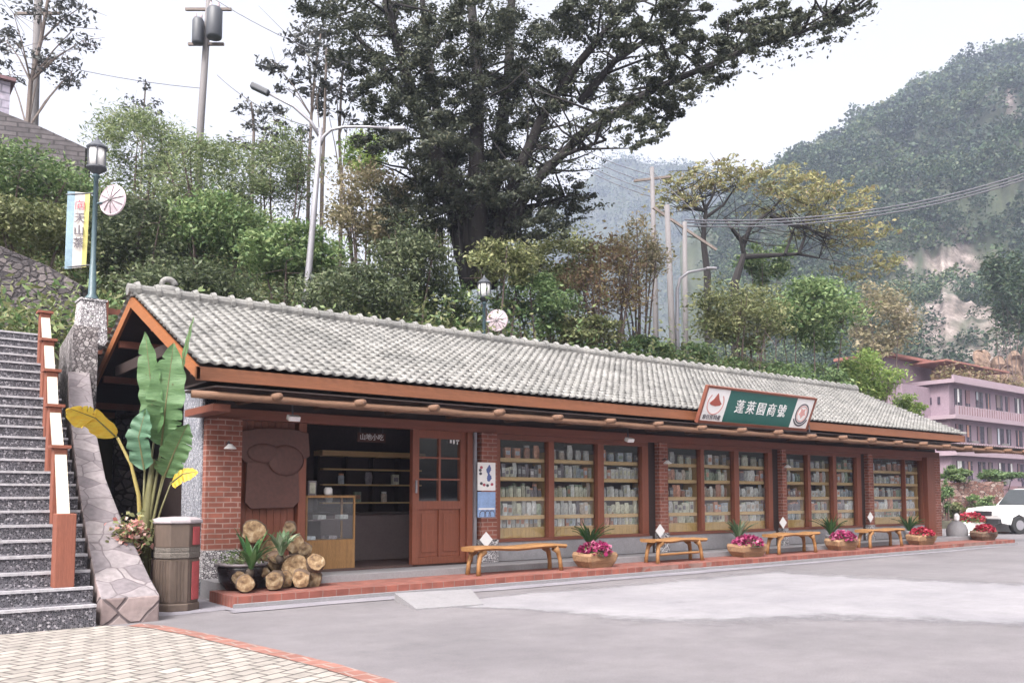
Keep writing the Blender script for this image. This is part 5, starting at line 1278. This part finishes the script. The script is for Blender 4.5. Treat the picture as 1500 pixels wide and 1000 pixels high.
slender('thin tall tree with tufted crown nearest the banyan', [(500, 270), (497, 200), (500, 130), (502, 95)], 34, [(505, 100, 26, 20), (492, 130, 26, 18), (520, 135, 22, 16), (480, 160, 20, 14), (510, 175, 20, 14)], 330, .2)
slender('pale thin trunk tree crossing the left arm of the tall street light', [(472, 260), (476, 160), (478, 70)], 32, [(480, 75, 26, 18), (462, 120, 26, 16), (400, 170, 30, 18), (385, 190, 26, 16), (440, 200, 30, 18)], 260, .18)
slender('sparse leggy tree left of the pale bamboo clump', [(370, 250), (372, 190), (368, 150)], 33, [(372, 165, 26, 16), (388, 200, 24, 16), (355, 205, 24, 16), (405, 220, 24, 16)], 260, .18)
slender('wispy sapling between the bare tree and the transformer pole', [(208, 220), (210, 170), (214, 120)], 35, [(212, 128, 12, 10), (195, 150, 20, 8), (225, 150, 18, 8), (186, 165, 18, 8), (215, 165, 22, 10)], 200, .16, r=.04)
slender('half bare spreading tree around the pale pole at the upper left', [(40, 190), (45, 120), (60, 60), (70, 0), (75, -50)], 35, [(20, 20, 45, 22), (70, 20, 40, 20), (110, 40, 30, 14), (30, 70, 40, 22), (95, 75, 34, 18), (120, 60, 22, 10), (15, 110, 30, 18), (90, 120, 26, 18), (60, 95, 34, 18), (105, 105, 18, 20), (10, 60, 30, 20), (60, -20, 50, 20), (120, 10, 24, 10)], 170, .2, 'SLEN', r=.1)

# banyan
bg = dep(702, 420, 27); bg[2] = ground_at(bg) - .2
bt_ = thing('banyan_tree', 'huge dark banyan with many spreading limbs behind the shop', 'tree', bg)
LIMBS = [([(700, 420), (690, 340), (665, 280), (630, 210), (598, 120), (572, 30), (550, -80)], .62, (0, 0, -.2, -.5, -1, -1.5, -2)),
         ([(690, 420), (668, 330), (655, 250), (640, 160), (625, 60), (610, -80)], .5, (0, .3, .8, 1.5, 2.2, 3)),
         ([(705, 420), (700, 320), (698, 230), (700, 120), (690, 0), (690, -120)], .6, (0, -.3, -.5, -.3, .2, .6)),
         ([(712, 420), (716, 320), (730, 220), (745, 110), (750, 0), (760, -120)], .55, (0, .3, 1., 1.5, 2, 2.5)),
         ([(715, 420), (735, 320), (765, 240), (800, 160), (850, 90), (900, 30), (940, -40)], .42, (0, -.2, -.7, -1, -1.6, -2, -2.5)),
         ([(715, 420), (745, 325), (790, 260), (850, 200), (910, 160), (960, 130), (1030, 100), (1100, 70), (1180, 45), (1255, 15)], .30, (0, -.3, -.8, -1.4, -2, -2.4, -2.8, -3, -3.2, -3.4)),
         ([(790, 250), (830, 225), (888, 205)], .22, (-.6, -1.5, -2.2)),
         ([(850, 150), (900, 90), (960, 50), (1010, 0), (1040, -40)], .2, (-1, -1, -.8, -.5, 0)),
         ([(620, 180), (570, 110), (520, 50), (480, 10)], .24, (-.6, 0, .8, 1.5)),
         ([(740, 310), (790, 300), (840, 290)], .2, (0, .6, 1.2)),
         ([(660, 300), (620, 270), (590, 240)], .2, (0, .8, 1.4))]
LIMBL = []
for pts, r, dd in LIMBS:
    r = r * .66
    P = [dep(x, y, 27 + q) for (x, y), q in zip(pts, dd)]; n = len(P)
    mb = MB().tube(P, [r * (1 - .78 * (i / (n - 1)) ** .8) for i in range(n)], 10)
    for i in range(1 if r < .3 else 2, n):
        kk = int(np.linalg.norm(P[i] - P[i - 1]) * (210 if pts[-1][0] < 1000 else 150)); tq = RNG.uniform(0, 1, (kk, 1)); LIMBL.append(P[i - 1] + (P[i] - P[i - 1]) * tq + np.clip(RNG.normal(size=(kk, 3)), -1.5, 1.5) * .42)
    for k in range(5 * n):
        i = RNG.integers(1 if r < .3 else 2, n); p = P[i - 1] + (P[i] - P[i - 1]) * RNG.uniform(); e = p + np.array([RNG.normal() * .9, RNG.normal() * .9, RNG.uniform(-.2, 1.1)])
        mb.tube([p, (p + e) / 2 + RNG.normal(size=3) * .1, e], [.045, .03, .012], 5)
    put('limb', mb, 'bark', bt_, smooth=True)
mb = MB()
for k in range(34):
    x = RNG.uniform(640, 770); y = RNG.uniform(240, 320); d = 27 + RNG.uniform(-.9, .6); a = dep(x, y, d); L = RNG.uniform(1.2, 3.2)
    mb.tube([a, a + np.array([RNG.normal() * .08, RNG.normal() * .08, -L * .5]), a + np.array([RNG.normal() * .12, RNG.normal() * .12, -L])], [.018, .016, .01], 5)
put('aerial_roots', mb, 'bark', bt_)
BLB = [(500, 20, 60, 34), (480, -10, 50, 30), (545, 70, 62, 46), (575, 130, 56, 50), (600, 40, 60, 50), (650, 70, 62, 60), (660, 150, 62, 56), (620, 210, 60, 44), (700, 40, 60, 56), (720, 120, 66, 60), (700, 200, 66, 50), (760, 60, 60, 56), (780, 140, 60, 52), (770, 210, 60, 42), (820, 60, 56, 50), (840, 120, 46, 34), (870, 30, 56, 36),
       (690, 265, 60, 40), (740, 275, 50, 36), (650, 310, 50, 34), (720, 325, 56, 30), (600, 320, 44, 36), (770, 330, 50, 30), (800, 290, 56, 30), (840, 310, 36, 26), (790, 335, 44, 24), (600, 270, 50, 40), (640, 260, 50, 40), (560, 190, 40, 34),
       (900, 120, 34, 16), (930, 60, 40, 26), (960, 100, 46, 20), (985, 55, 44, 28), (1000, 10, 50, 24), (1030, 75, 46, 24), (1075, 50, 46, 26), (1060, 105, 36, 15), (1120, 65, 44, 22), (1150, 35, 40, 22), (1195, 30, 36, 18), (1225, 45, 28, 12), (1250, 15, 26, 14), (1110, 20, 40, 18), (985, 145, 44, 20), (960, 165, 34, 22), (945, 200, 26, 13), (925, 185, 22, 10), (905, 155, 30, 18), (870, 180, 26, 16), (1010, 130, 26, 14),
       (560, -70, 70, 60), (660, -60, 80, 60), (770, -60, 80, 60), (880, -50, 80, 50), (1000, -50, 70, 40), (1110, -25, 60, 24)]
LP = []
for x, y, rx, ry in BLB:
    if y < -45: n = 1200
    else: n = int(rx * ry * ((1.02 if y < 90 else 1.5) if x < 860 else 1.75))
    d = 27 + RNG.uniform(-2.6, 1.4) + (-2.4 if x > 900 else 0); LP.append(clump_points(dep(x, y, d), (rx * d / F * 1.05, 1.5 if x < 900 else .9, ry * d / F * 1.05), n, 24, .19))
V, Q = leaves(np.concatenate(LP + LIMBL), .112, .46); np_mesh('crown', V, Q, 'BAN', bt_)

# flat topped open trees at the right
def flat_tree(label, limbs, d, tops, n):
    g = dep(*limbs[0][0][0], d); g[2] = min(ground_at(g), g[2] - 1)
    t = thing('flat_topped_tree', label, 'tree', g)
    mb = MB(); P0 = dep(*limbs[0][0][0], d); mb.tube([g, P0], [limbs[0][1] * 1.2, limbs[0][1]], 8)
    ends = []
    for pts, r in limbs:
        P = [dep(x, y, d + RNG.uniform(-.5, .5) * (i > 0)) for i, (x, y) in enumerate(pts)]; k = len(P)
        mb.tube(P, [r * (1 - .7 * i / (k - 1)) for i in range(k)], 8); ends += P[1:]
    for k in range(46):
        p = ends[RNG.integers(len(ends))]; tp_ = tops[RNG.integers(len(tops))]; e = dep(tp_[0] + RNG.uniform(-1, 1) * tp_[2], tp_[1] + RNG.uniform(-1, 1) * tp_[3], d + RNG.normal() * 1.5)
        if np.linalg.norm(e - p) > 3.2: e = p + (e - p) * 3.2 / np.linalg.norm(e - p)
        m_ = (p + e) / 2 + RNG.normal(size=3) * .25; mb.tube([p, m_, e], [.026, .018, .008], 5)
        mb.tube([m_, m_ + RNG.normal(size=3) * .6], [.016, .008], 4)
    put('trunk', mb, 'bark', t)
    LP = []
    for x, y, rx, ry in tops: LP.append(clump_points(dep(x, y, d), (rx * d / F, 2.2, ry * d / F * 1.2), int(n * rx * ry / 260), 60, .17))
    V, Q = leaves(np.concatenate(LP), .19); np_mesh('crown', V, Q, 'FLAT', t)
flat_tree('open flat topped tree with dark forked trunk before the blue mountain', [([(1036, 400), (1030, 350), (1034, 310), (1028, 290)], .17), ([(1034, 310), (1010, 300), (985, 285)], .09), ([(1032, 320), (1060, 300), (1080, 270)], .09), ([(1034, 305), (1045, 285), (1050, 260)], .08)], 42, [(1000, 268, 40, 18), (1045, 255, 50, 14), (1080, 262, 40, 14), (985, 300, 26, 14)], 300)
flat_tree('wide flat topped tree with twisting dark branches left of the right mountain', [([(1076, 415), (1090, 372), (1084, 350)], .2), ([(1088, 362), (1100, 330), (1128, 310), (1150, 285)], .13), ([(1084, 350), (1072, 335), (1060, 320)], .12), ([(1090, 376), (1130, 374), (1170, 372), (1200, 378)], .14), ([(1128, 315), (1160, 330), (1185, 335), (1205, 348), (1218, 342)], .11), ([(1170, 372), (1180, 345), (1176, 335)], .09), ([(1150, 372), (1160, 345), (1165, 332)], .08)], 41, [(1130, 265, 60, 14), (1180, 275, 60, 16), (1230, 300, 55, 18), (1150, 300, 50, 12), (1260, 345, 40, 18), (1210, 330, 40, 14), (1270, 390, 34, 16)], 300)

# undergrowth over the slope and terrace edge
k = 9500; ux = RNG.uniform(-8, 42, k); uy = 19.0 + 19 * RNG.uniform(0, 1, k) ** 1.2
uz = hill_h(ux, uy); rel = np.stack([ux, uy, uz], 1) - CAM; zz = rel @ FW; xx = 750 + F * (rel @ RT) / zz
ok = (xx > -80) & (xx < 1330); base_p = np.stack([ux, uy, uz], 1)[ok]
hgt = RNG.uniform(.3, 1.5, len(base_p)) * (1 + .9 * sm(base_p[:, 0], 8, 14))
per = 34; idx = np.repeat(np.arange(len(base_p)), per)
P = base_p[idx] + RNG.normal(size=(len(idx), 3)) * np.array([.42, .42, .3]); P[:, 2] += hgt[idx] * RNG.uniform(.2, 1.0, len(idx)); P[:, 2] = np.maximum(P[:, 2], hill_h(P[:, 0], P[:, 1]) + .02)
V, Q = leaves(P, .15); h = len(P) // 2
np_mesh('undergrowth', V[:4 * h], Q[:h], 'G2', kind='stuff'); np_mesh('undergrowth', V[4 * h:], Q[:len(P) - h], 'G1', kind='stuff')

# ------------------------------------------------------------------ mountains
def mountain(name, sky, d0, d1, d2, amp, seed, nx=260, ny=150):
    xs = np.linspace(sky[0][0], sky[-1][0], nx); yy = np.interp(xs, [p[0] for p in sky], [p[1] for p in sky])
    zr = 1.45 + (726 - yy) / F * d1
    t = np.linspace(0, 1.25, ny)
    A, T_ = np.meshgrid(xs, t); ZR = np.broadcast_to(zr, A.shape)
    Dp = np.where(T_ < 1, d0 + (d1 - d0) * T_, d1 + (d2 - d1) * (T_ - 1) * 4)
    rx = FW[0] * 1 + RT[0] * (A - 750) / F; ry = FW[1] + RT[1] * (A - 750) / F
    X = rx * Dp; Yv = ry * Dp
    up_ = np.where(T_ < 1, np.clip(T_, 0, 1) ** .85, 1 - (np.maximum(T_ - 1, 0) * 4) ** 1.3 * .8)
    Z0 = ZR * up_
    nz = (fbm(X * .016, Yv * .016, 5, seed) - .47) * amp + (fbm(X * .06, Yv * .06, 3, seed + 9) - .45) * amp * .3
    rdg = 1 - np.abs(2 * fbm(X * .011 + 3, Yv * .011 + Z0 * .006, 4, seed + 5) - 1); gull = (1 - rdg ** 2) * amp * 1.6 + np.abs(fbm(A * .014, T_ * .8, 4, seed + 15) - .47) * amp * 2.2
    Z = ZR * up_ + (nz - (gull - amp * .12) * .6) * np.clip(np.minimum(T_ * 3, 1), 0, 1) * (np.where(T_ < 1, 1 - .88 * T_ ** 5, .12))
    Z = np.maximum(Z, -.5)
    V = np.stack([X, Yv, Z], -1).reshape(-1, 3); I = np.arange(ny - 1)[:, None] * nx + np.arange(nx - 1)[None]
    Q = np.stack([I, I + 1, I + nx + 1, I + nx], -1).reshape(-1, 4)
    o = np_mesh(name, V, Q, 'mountain', kind='structure', smooth=True)
    # bare rock: scree chutes and a few cliff faces with shapes of their own
    rel = V - CAM; zc = rel @ FW; px = 750 + F * (rel @ RT) / zc; py = 635 - F * (rel @ UP) / zc
    def streak(x0, y0, x1, y1, w):
        l = np.hypot(x1 - x0, y1 - y0); ux_, uy_ = (x1 - x0) / l, (y1 - y0) / l
        s = (px - x0) * ux_ + (py - y0) * uy_; e = np.abs((px - x0) * uy_ - (py - y0) * ux_ + 7 * np.sin(s * .07)); return ((s > 0) & (s < l)) * np.clip(1.5 - e / (w * 1.4), 0, 1)
    rk = np.zeros(len(V))
    if seed == 1:
        for a in ((1345, 400, 1440, 540, 9), (1375, 370, 1480, 520, 12), (1320, 440, 1400, 560, 10), (1440, 440, 1510, 540, 8), (1430, 95, 1440, 150, 7), (1480, 130, 1495, 180, 6), (1330, 370, 1360, 410, 10), (1400, 430, 1470, 540, 12), (1300, 440, 1360, 520, 9), (1360, 350, 1500, 560, 16), (1335, 385, 1420, 560, 16), (1400, 350, 1440, 400, 12)): rk = np.maximum(rk, streak(*a))
    rk *= np.clip((fbm(V[:, 0] * .13, V[:, 1] * .13 + V[:, 2] * .05, 4, 3) - .33) * 7, 0, 1)
    at = o.data.attributes.new('rock', 'FLOAT', 'POINT'); at.data.foreach_set('value', rk.astype(np.float32))
    return V, rk, T_.reshape(-1)
SKY1 = [(1000, 345), (1060, 300), (1120, 258), (1150, 236), (1180, 212), (1230, 192), (1260, 176), (1290, 146), (1350, 124), (1370, 104), (1400, 100), (1430, 68), (1450, 72), (1480, 56), (1530, 46), (1620, 10), (1800, -60)]
V1, R1, T1 = mountain('mountain', SKY1, 120, 400, 520, 30, 1)
SKY2 = [(560, 420), (700, 360), (790, 310), (850, 262), (885, 228), (905, 215), (930, 214), (960, 228), (1010, 234), (1060, 242), (1120, 252), (1220, 280), (1400, 330)]
V2, R2, T2 = mountain('mountain', SKY2, 560, 900, 1000, 40, 4, 200, 90)
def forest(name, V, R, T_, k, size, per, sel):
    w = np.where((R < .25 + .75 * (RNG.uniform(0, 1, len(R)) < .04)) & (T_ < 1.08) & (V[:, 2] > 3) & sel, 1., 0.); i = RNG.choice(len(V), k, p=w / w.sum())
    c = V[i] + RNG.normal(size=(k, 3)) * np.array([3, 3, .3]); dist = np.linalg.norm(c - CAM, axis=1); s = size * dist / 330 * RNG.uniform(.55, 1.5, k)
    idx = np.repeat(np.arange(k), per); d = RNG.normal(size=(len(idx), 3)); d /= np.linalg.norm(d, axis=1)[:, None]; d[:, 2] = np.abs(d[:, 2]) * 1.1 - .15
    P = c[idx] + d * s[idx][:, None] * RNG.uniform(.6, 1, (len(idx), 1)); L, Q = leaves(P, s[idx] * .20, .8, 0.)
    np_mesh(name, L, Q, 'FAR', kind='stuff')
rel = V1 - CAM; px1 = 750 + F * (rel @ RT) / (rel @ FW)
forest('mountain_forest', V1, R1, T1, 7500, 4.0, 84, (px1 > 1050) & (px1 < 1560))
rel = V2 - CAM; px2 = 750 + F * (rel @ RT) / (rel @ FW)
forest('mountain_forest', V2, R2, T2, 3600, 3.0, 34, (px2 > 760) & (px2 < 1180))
# orange outcrop beside the pink building
p = dep(1468, 548, 105); mb = MB(); rr = random.Random(5)
for k in range(40):
    q = p + RT * rr.uniform(-2.6, 5) + FW * rr.uniform(-1, 2) + np.array([0, 0, rr.uniform(-4, 2.2)]) ; s = rr.uniform(.5, 1.3)
    mb.ball(q, (s * rr.uniform(.5, .9), s * .7, s * rr.uniform(1.0, 1.8)), 0, 12, 9)
VV = np.array(mb.v); nn_ = (fbm(VV[:, 0] * .9 + VV[:, 1] * .7, VV[:, 2] * .8, 4, 2) - .45); VV += nn_[:, None] * np.array([1.6, 1.6, .8]) * 1.2; mb.v = [tuple(v) for v in VV]
o = put('rock_outcrop', mb, 'rock', label='orange brown rock outcrop above the roof of the pink building', cat='rock', base=p - np.array([0, 0, 4]))

# ------------------------------------------------------------------ pink building
C0 = dep(1391, 610, 70); BX, BYp = float(C0[0]), float(C0[1])
pk = thing('pink_building', 'pink lavender apartment block with balconies beyond the shop end', 'building', (BX, BYp, 0))
def pb(name, mb, mats, parent=None, **k): return put(name, mb, mats, parent or pk, **k)
LEV = [4.9, 7.85, 10.75]
pb('wall', MB().box(BX, BX + 30, BYp, BYp + 12, 0, 10.6), 'pink_wall')
for z in LEV: pb('floor_band', MB().box(BX - .5, BX + 30, BYp - .7, BYp + 12, z - .22, z + .10), 'pink_trim')
# top terrace storey and its roof slabs
pb('upper_storey', MB().box(BX - 2.5, BX + 6, BYp + 4.2, BYp + 7.5, 10.86, 13.0), 'pink_wall')
pb('roof_slab', MB().box(BX - 3.2, BX + 7, BYp + 3.4, BYp + 8.2, 13.0, 13.25), 'roof_red')
pb('roof_slab', MB().box(BX + 2.0, BX + 14, BYp + 1.0, BYp + 9, 12.7, 12.85), 'roof_red')
pb('terrace_parapet', MB().box(BX - .4, BX + 30, BYp - .6, BYp - .45, 10.86, 11.15), 'pink_trim')
pb('side_wing', MB().box(BX - 4.5, BX - .01, BYp + 1.5, BYp + 8, 0, 10.3), 'pink_wall')
P = np.stack([RNG.uniform(BX, BX + 16, 2600), BYp + RNG.uniform(-.2, 1.5, 2600), 10.9 + np.abs(RNG.normal(0, .6, 2600))], 1); V, Q = leaves(P, .3); np_mesh('terrace_plants', V, Q, 'R', pk)
for li, (z0, h) in enumerate(((5.4, 1.9), (8.2, 2.0), (2.3, 2.0))):
    for k in range(13):
        x = BX + .9 + k * 1.9
        win = pb('window', MB().box(x, x + .75, BYp - .06, BYp - .003, z0 + .5, z0 + h).box(x + .37, x + .4, BYp - .08, BYp - .061, z0 + .5, z0 + h, 1).box(x + random.choice((.02, .42)), x + random.choice((.33, .73)), BYp - .075, BYp - .0605, z0 + random.choice((.5, .9, 1.3)), z0 + h - .02, 2), ['win_dark', 'pink_trim', random.choice([PACK[5], PACK[8], PACK[2], M['counter'], M['pink_dark']])])
        if k % 3 == 1: pb('air_conditioner', MB().box(x + .78, x + 1.35, BYp - .4, BYp - .004, z0 + .15, z0 + .6), 'pole_grey')
        if k % 2 == 0: put('door_leaf', MB().box(x + .8, x + 1.25, BYp - .06, BYp - .004, z0 - .2, z0 + h), 'win_dark', win)
    if li < 2:
        mb = MB(); zz = LEV[li - 1 if li == 1 else 0] if li else 4.9
        zz = 5.0 if li == 0 else 7.95
        mb.box(BX - .3, BX + 28, BYp - .68, BYp - .62, zz, zz + .75)
        pb('balcony_wall', mb, 'pink_trim')
        bal = MB()
        for k in range(60): bal.box(BX + .2 + k * .45, BX + .26 + k * .45, BYp - .72, BYp - .685, zz + .05, zz + .7)
        pb('balusters', bal, 'pink_dark')
pb('ground_floor_front', MB().box(BX - .2, BX + 30, BYp - .3, BYp - .01, 0, 2.3), 'pink_dark')
for k in range(3): pb('side_window', MB().box(BX - .07, BX - .003, BYp + 2.0 - .7 * k + .1, BYp + 2.3 - .7 * k, 8.9, 9.5), 'win_dark')

# stone terraces, hedge and things at the right
TY = 20.5
t0 = dep(1340, 722, 44)
for i, (px0, px1, y0, y1, d, lab) in enumerate([(1372, 1470, 706, 728, 46, 'upper course of the reddish stone terrace behind the white car'), (1374, 1452, 727, 752, 43, 'lower pale stone terrace left of the white car')]):
    a = dep(px0, y0, d); b = dep(px1, y0, d + 2); mb = MB(); n = 14
    vs = []
    for k in range(n + 1):
        p = a + (b - a) * k / n; z = p[2] + RNG.uniform(-.12, .12); back = np.array([FW[0], FW[1], 0]) * 1.2
        vs += [(p[0], p[1], 0), (p[0], p[1], z), (p[0] + back[0], p[1] + back[1], z), (p[0] + back[0], p[1] + back[1], 0)]
    fs = []
    for k in range(n): o = k * 4; fs += [(o, o + 4, o + 5, o + 1), (o + 1, o + 5, o + 6, o + 2), (o + 2, o + 6, o + 7, o + 3)]
    fs += [(0, 1, 2, 3), (n * 4, n * 4 + 3, n * 4 + 2, n * 4 + 1)]
    put('stone_terrace', MB().add(vs, fs), 'terrace_stone', label=lab, cat='terrace wall', base=(a[0], a[1], 0))
shrub('hedge_bush', 'dark green bush on the stone terrace right of the corner post', 'bush', 1402, 695, 47, 24, 13, 'G1', 1600, .22, None)
shrub('hedge_bush', 'fresh green bush on the terrace above the white car', 'bush', 1466, 697, 49, 34, 12, 'G3', 2000, .22, None)
shrub('hedge_bush', 'grey green bush at the foot of the stone terrace', 'bush', 1405, 750, 40, 18, 14, 'G2', 1000, .16, None)
shrub('hedge_bush', 'leafy green bush climbing the stone terrace behind the flower troughs', 'bush', 1432, 738, 39, 22, 16, 'G1', 1200, .16, None)
shrub('hedge_bush', 'small bush between the corner post and the stone terrace', 'bush', 1388, 725, 40, 13, 22, 'G3', 900, .15, None)
p = np.array([26.75, 12.45, .0]); 
t = thing('stone_lantern', 'squat grey boulder with small white lamp at the end of the walkway', 'stone', p)
mb = MB(); mb.ball(p + np.array([0, 0, .36]), (.34, .3, .36), 0, 12, 8)
put('boulder', mb, 'concrete', t, smooth=True); put('lamp', MB().lathe([(.05, .7), (.08, .74), (.08, .86), (.03, .93)], p, 10), 'white', t)
sheet('road_mark', [tuple(onZ(x, y, 0)[:2]) for x, y in ((1390, 786), (1432, 779), (1442, 790), (1396, 799))], .012, 'white')
# white troughs of red flowers before the car
for i, (px, lab) in enumerate([(1424, 'long white trough of red flowers before the left of the car'), (1462, 'long white trough of red flowers before the front wheel of the car')]):
    c = onZ(px, 781 - i * 1, 0); c = c * np.array([1, 1, 0])
    t = thing('flower_trough', lab, 'planter', c, 'white troughs of red flowers before the car')
    w = .42; ux_ = RT * w; uy_ = np.array([FW[0], FW[1], 0]) * .2
    put('trough', MB().obox(c + np.array([0, 0, .24]), ux_, uy_, (0, 0, .2)), 'white', t, bevel=.02)
    put('stand', MB().obox(c + np.array([0, 0, .02]), ux_ * .8, uy_ * .8, (0, 0, .02)), 'rail_red', t)
    flower_mass('leaves', c + np.array([0, 0, .42]), (.5, .5, .3), 320, .1, 'G1', t)
    flower_mass('blossoms', c + np.array([0, 0, .45]), (.52, .5, .34), 420, .1, 'petal_red', t)

# ------------------------------------------------------------------ car
fwp = onZ(1494, 782, 0)
hd = -RT * .96 - np.array([FW[0], FW[1], 0]) * .28; hd /= np.linalg.norm(hd); sdv = np.array([hd[1], -hd[0], 0])
if np.dot(sdv, FW) > 0: sdv = -sdv           # side that faces the camera
CW = 1.72; wb = 2.55
org = fwp - sdv * .0                           # ground point under the near front wheel
car = thing('parked_car', 'white off-road estate car parked beyond the walkway end', 'car', org - sdv * CW / 2)
def cp(l, s, z): return org + hd * l - sdv * s + np.array([0, 0, z])
def loft(prof, s0, s1, inset_top=0.):
    vs = []; n = len(prof)
    for s in (s0, s1):
        for l, z in prof:
            q = inset_top * max(0, (z - 1.0)) / .75; vs.append(cp(l, s + (q if s == s0 else -q), z))
    return MB().add(vs, [tuple(range(n)), tuple(range(n, 2 * n))[::-1]] + [(i, n + i, n + (i + 1) % n, (i + 1) % n) for i in range(n)])
body = [(.82, .42), (.86, .62), (.84, .86), (.74, .96), (-.10, 1.05), (-.62, 1.06), (-3.3, 1.08), (-3.38, .9), (-3.38, .45), (-3.0, .36)]
body += [(-2.95, .40)] + [(-2.55 + .40 * math.cos(a), .34 + .40 * math.sin(a)) for a in (PI, PI * .75, PI * .5, PI * .25, 0.02)] + [(-2.1, .34), (-.44, .34)] + [(.40 * math.cos(a), .34 + .40 * math.sin(a)) for a in (PI, PI * .75, PI * .5, PI * .25, 0.02)]
put('body', loft(body, 0, CW), 'car_white', car, bevel=.04)
put('cabin', loft([(-.52, 1.05), (-1.15, 1.68), (-1.4, 1.74), (-3.1, 1.74), (-3.3, 1.08)], .06, CW - .06, .16), 'car_white', car, bevel=.05)
put('windscreen', MB().add([cp(-.56, .16, 1.11), cp(-.56, CW - .16, 1.11), cp(-1.13, CW - .24, 1.655), cp(-1.13, .24, 1.655), cp(-.575, .16, 1.14), cp(-.575, CW - .16, 1.14)], [(0, 1, 2, 3)]), 'car_glass', car)
for v in (0, 1):
    pass
c0 = put('windscreen_glass', MB().obox((cp(-.84, CW / 2, 1.40)), sdv * .62, (hd * -.285 + np.array([0, 0, .29])), np.cross(sdv, hd * -.285 + np.array([0, 0, .29])) / .41 * .02), 'car_glass', car)
bpy.data.objects.remove(bpy.data.objects['windscreen']); c0.name = 'windscreen'
for s in (0, 1):
    for l0, l1 in ((-.95, -1.75), (-1.83, -2.6), (-2.68, -3.12)):
        off = .075 if s == 0 else CW - .075
        vs = []
        for k in (0, 1):
            for l, z, q in ((l0 if l0 != -.95 else -.80, 1.14, .015), (l1, 1.14, .015), (l1, 1.62, .12), (l0 if l0 != -.95 else -1.22, 1.62, .12)):
                e = off + (q if s == 0 else -q) + (-.012 if s == 0 else .012) * (1 - k) - (.0); vs.append(cp(l, e, z))
        put('side_window', MB().add(vs, [(0, 1, 2, 3), (7, 6, 5, 4), (0, 4, 5, 1), (1, 5, 6, 2), (2, 6, 7, 3), (3, 7, 4, 0)]), 'car_glass', car)
for l in (0, -wb):
    for s in (.08, CW - .08):
        c = cp(l, s, .34); mb = MB().tube([c - sdv * .11, c + sdv * .11], .34, 22)
        wh = put('wheel', mb, 'tyre', car, bevel=.03)
        put('rim', MB().tube([c - sdv * .118, c + sdv * .118], [.19, .19], 16), 'steel', wh)
for s in (.22, CW - .22):
    put('headlight', MB().obox(cp(.85, s, .78), sdv * .14, hd * .03, (0, 0, .09)), 'headlamp', car, bevel=.01)
put('bumper', MB().obox(cp(.86, CW / 2, .48), sdv * (CW / 2 - .02), hd * .09, (0, 0, .1)), 'car_trim', car, bevel=.03)
put('grille', MB().obox(cp(.85, CW / 2, .78), sdv * .42, hd * .025, (0, 0, .09)), 'car_trim', car)
put('roof_rack', MB().tube([cp(-1.5, .3, 1.80), cp(-3.0, .3, 1.80)], .02, 6).tube([cp(-1.5, CW - .3, 1.80), cp(-3.0, CW - .3, 1.80)], .02, 6).box(0, 0.001, 0, .001, 0, .001) if False else MB().tube([cp(-1.5, .3, 1.80), cp(-3.0, .3, 1.80)], .02, 6).tube([cp(-1.5, CW - .3, 1.80), cp(-3.0, CW - .3, 1.80)], .02, 6), 'car_trim', car)
put('mirror', MB().obox(cp(-.72, -.12, 1.16), sdv * .09, hd * .05, (0, 0, .07)), 'car_white', car, bevel=.02)
put('side_trim', MB().obox(cp(-1.27, -.004, .62), hd * .85, sdv * .012, (0, 0, .035)), 'car_trim', car)

# ------------------------------------------------------------------ air, light
hz = bpy.data.materials.new('haze_air'); hz.use_nodes = True; tt = hz.node_tree; tt.nodes.clear()
o = tt.nodes.new('ShaderNodeOutputMaterial'); vp = tt.nodes.new('ShaderNodeVolumePrincipled'); vp.inputs['Density'].default_value = .00052; vp.inputs['Color'].default_value = (.68, .76, 1.0, 1); vp.inputs['Anisotropy'].default_value = .2
tt.links.new(vp.outputs[0], o.inputs['Volume'])
put('haze', MB().box(-60, 900, -60, 900, -1.5, 400), hz, kind='stuff')

EL, AZ = math.radians(52), math.radians(-152)       # sun from behind the camera's left
w = bpy.data.worlds.new('World'); S.world = w; w.use_nodes = True; wt = w.node_tree; wt.nodes.clear()
wo = wt.nodes.new('ShaderNodeOutputWorld'); bgn = wt.nodes.new('ShaderNodeBackground'); sk = wt.nodes.new('ShaderNodeTexSky'); sk.sky_type = 'NISHITA'; sk.sun_disc = False
sdir = Vector((math.cos(EL) * math.cos(AZ), math.cos(EL) * math.sin(AZ), math.sin(EL)))
sk.sun_elevation = EL; sk.sun_rotation = math.atan2(sdir.x, sdir.y); sk.air_density = 1.; sk.dust_density = 8; sk.ozone_density = 1.
hs = wt.nodes.new('ShaderNodeHueSaturation'); hs.inputs['Saturation'].default_value = .15; hs.inputs['Value'].default_value = 1.38
wt.links.new(sk.outputs[0], hs.inputs['Color']); wm = wt.nodes.new('ShaderNodeMix'); wm.data_type = 'RGBA'; wm.blend_type = 'MULTIPLY'; wm.inputs[0].default_value = 1; wm.inputs[7].default_value = (1.03, 1.0, .965, 1)
wt.links.new(hs.outputs[0], wm.inputs[6]); wt.links.new(wm.outputs[2], bgn.inputs[0]); bgn.inputs[1].default_value = .15
wt.links.new(bgn.outputs[0], wo.inputs[0])
sd_ = bpy.data.lights.new('sun', 'SUN'); sd_.energy = 1.5; sd_.angle = math.radians(10); sd_.color = (1, .95, .9)
so = bpy.data.objects.new('sun', sd_); COL.objects.link(so); so.rotation_euler = sdir.to_track_quat('Z', 'Y').to_euler()
S.view_settings.view_transform = 'Standard'; S.view_settings.look = 'None'; S.view_settings.exposure = 1.0; S.view_settings.gamma = 1
S.cycles.volume_bounces = 2; S.cycles.max_bounces = 6; S.cycles.transparent_max_bounces = 24
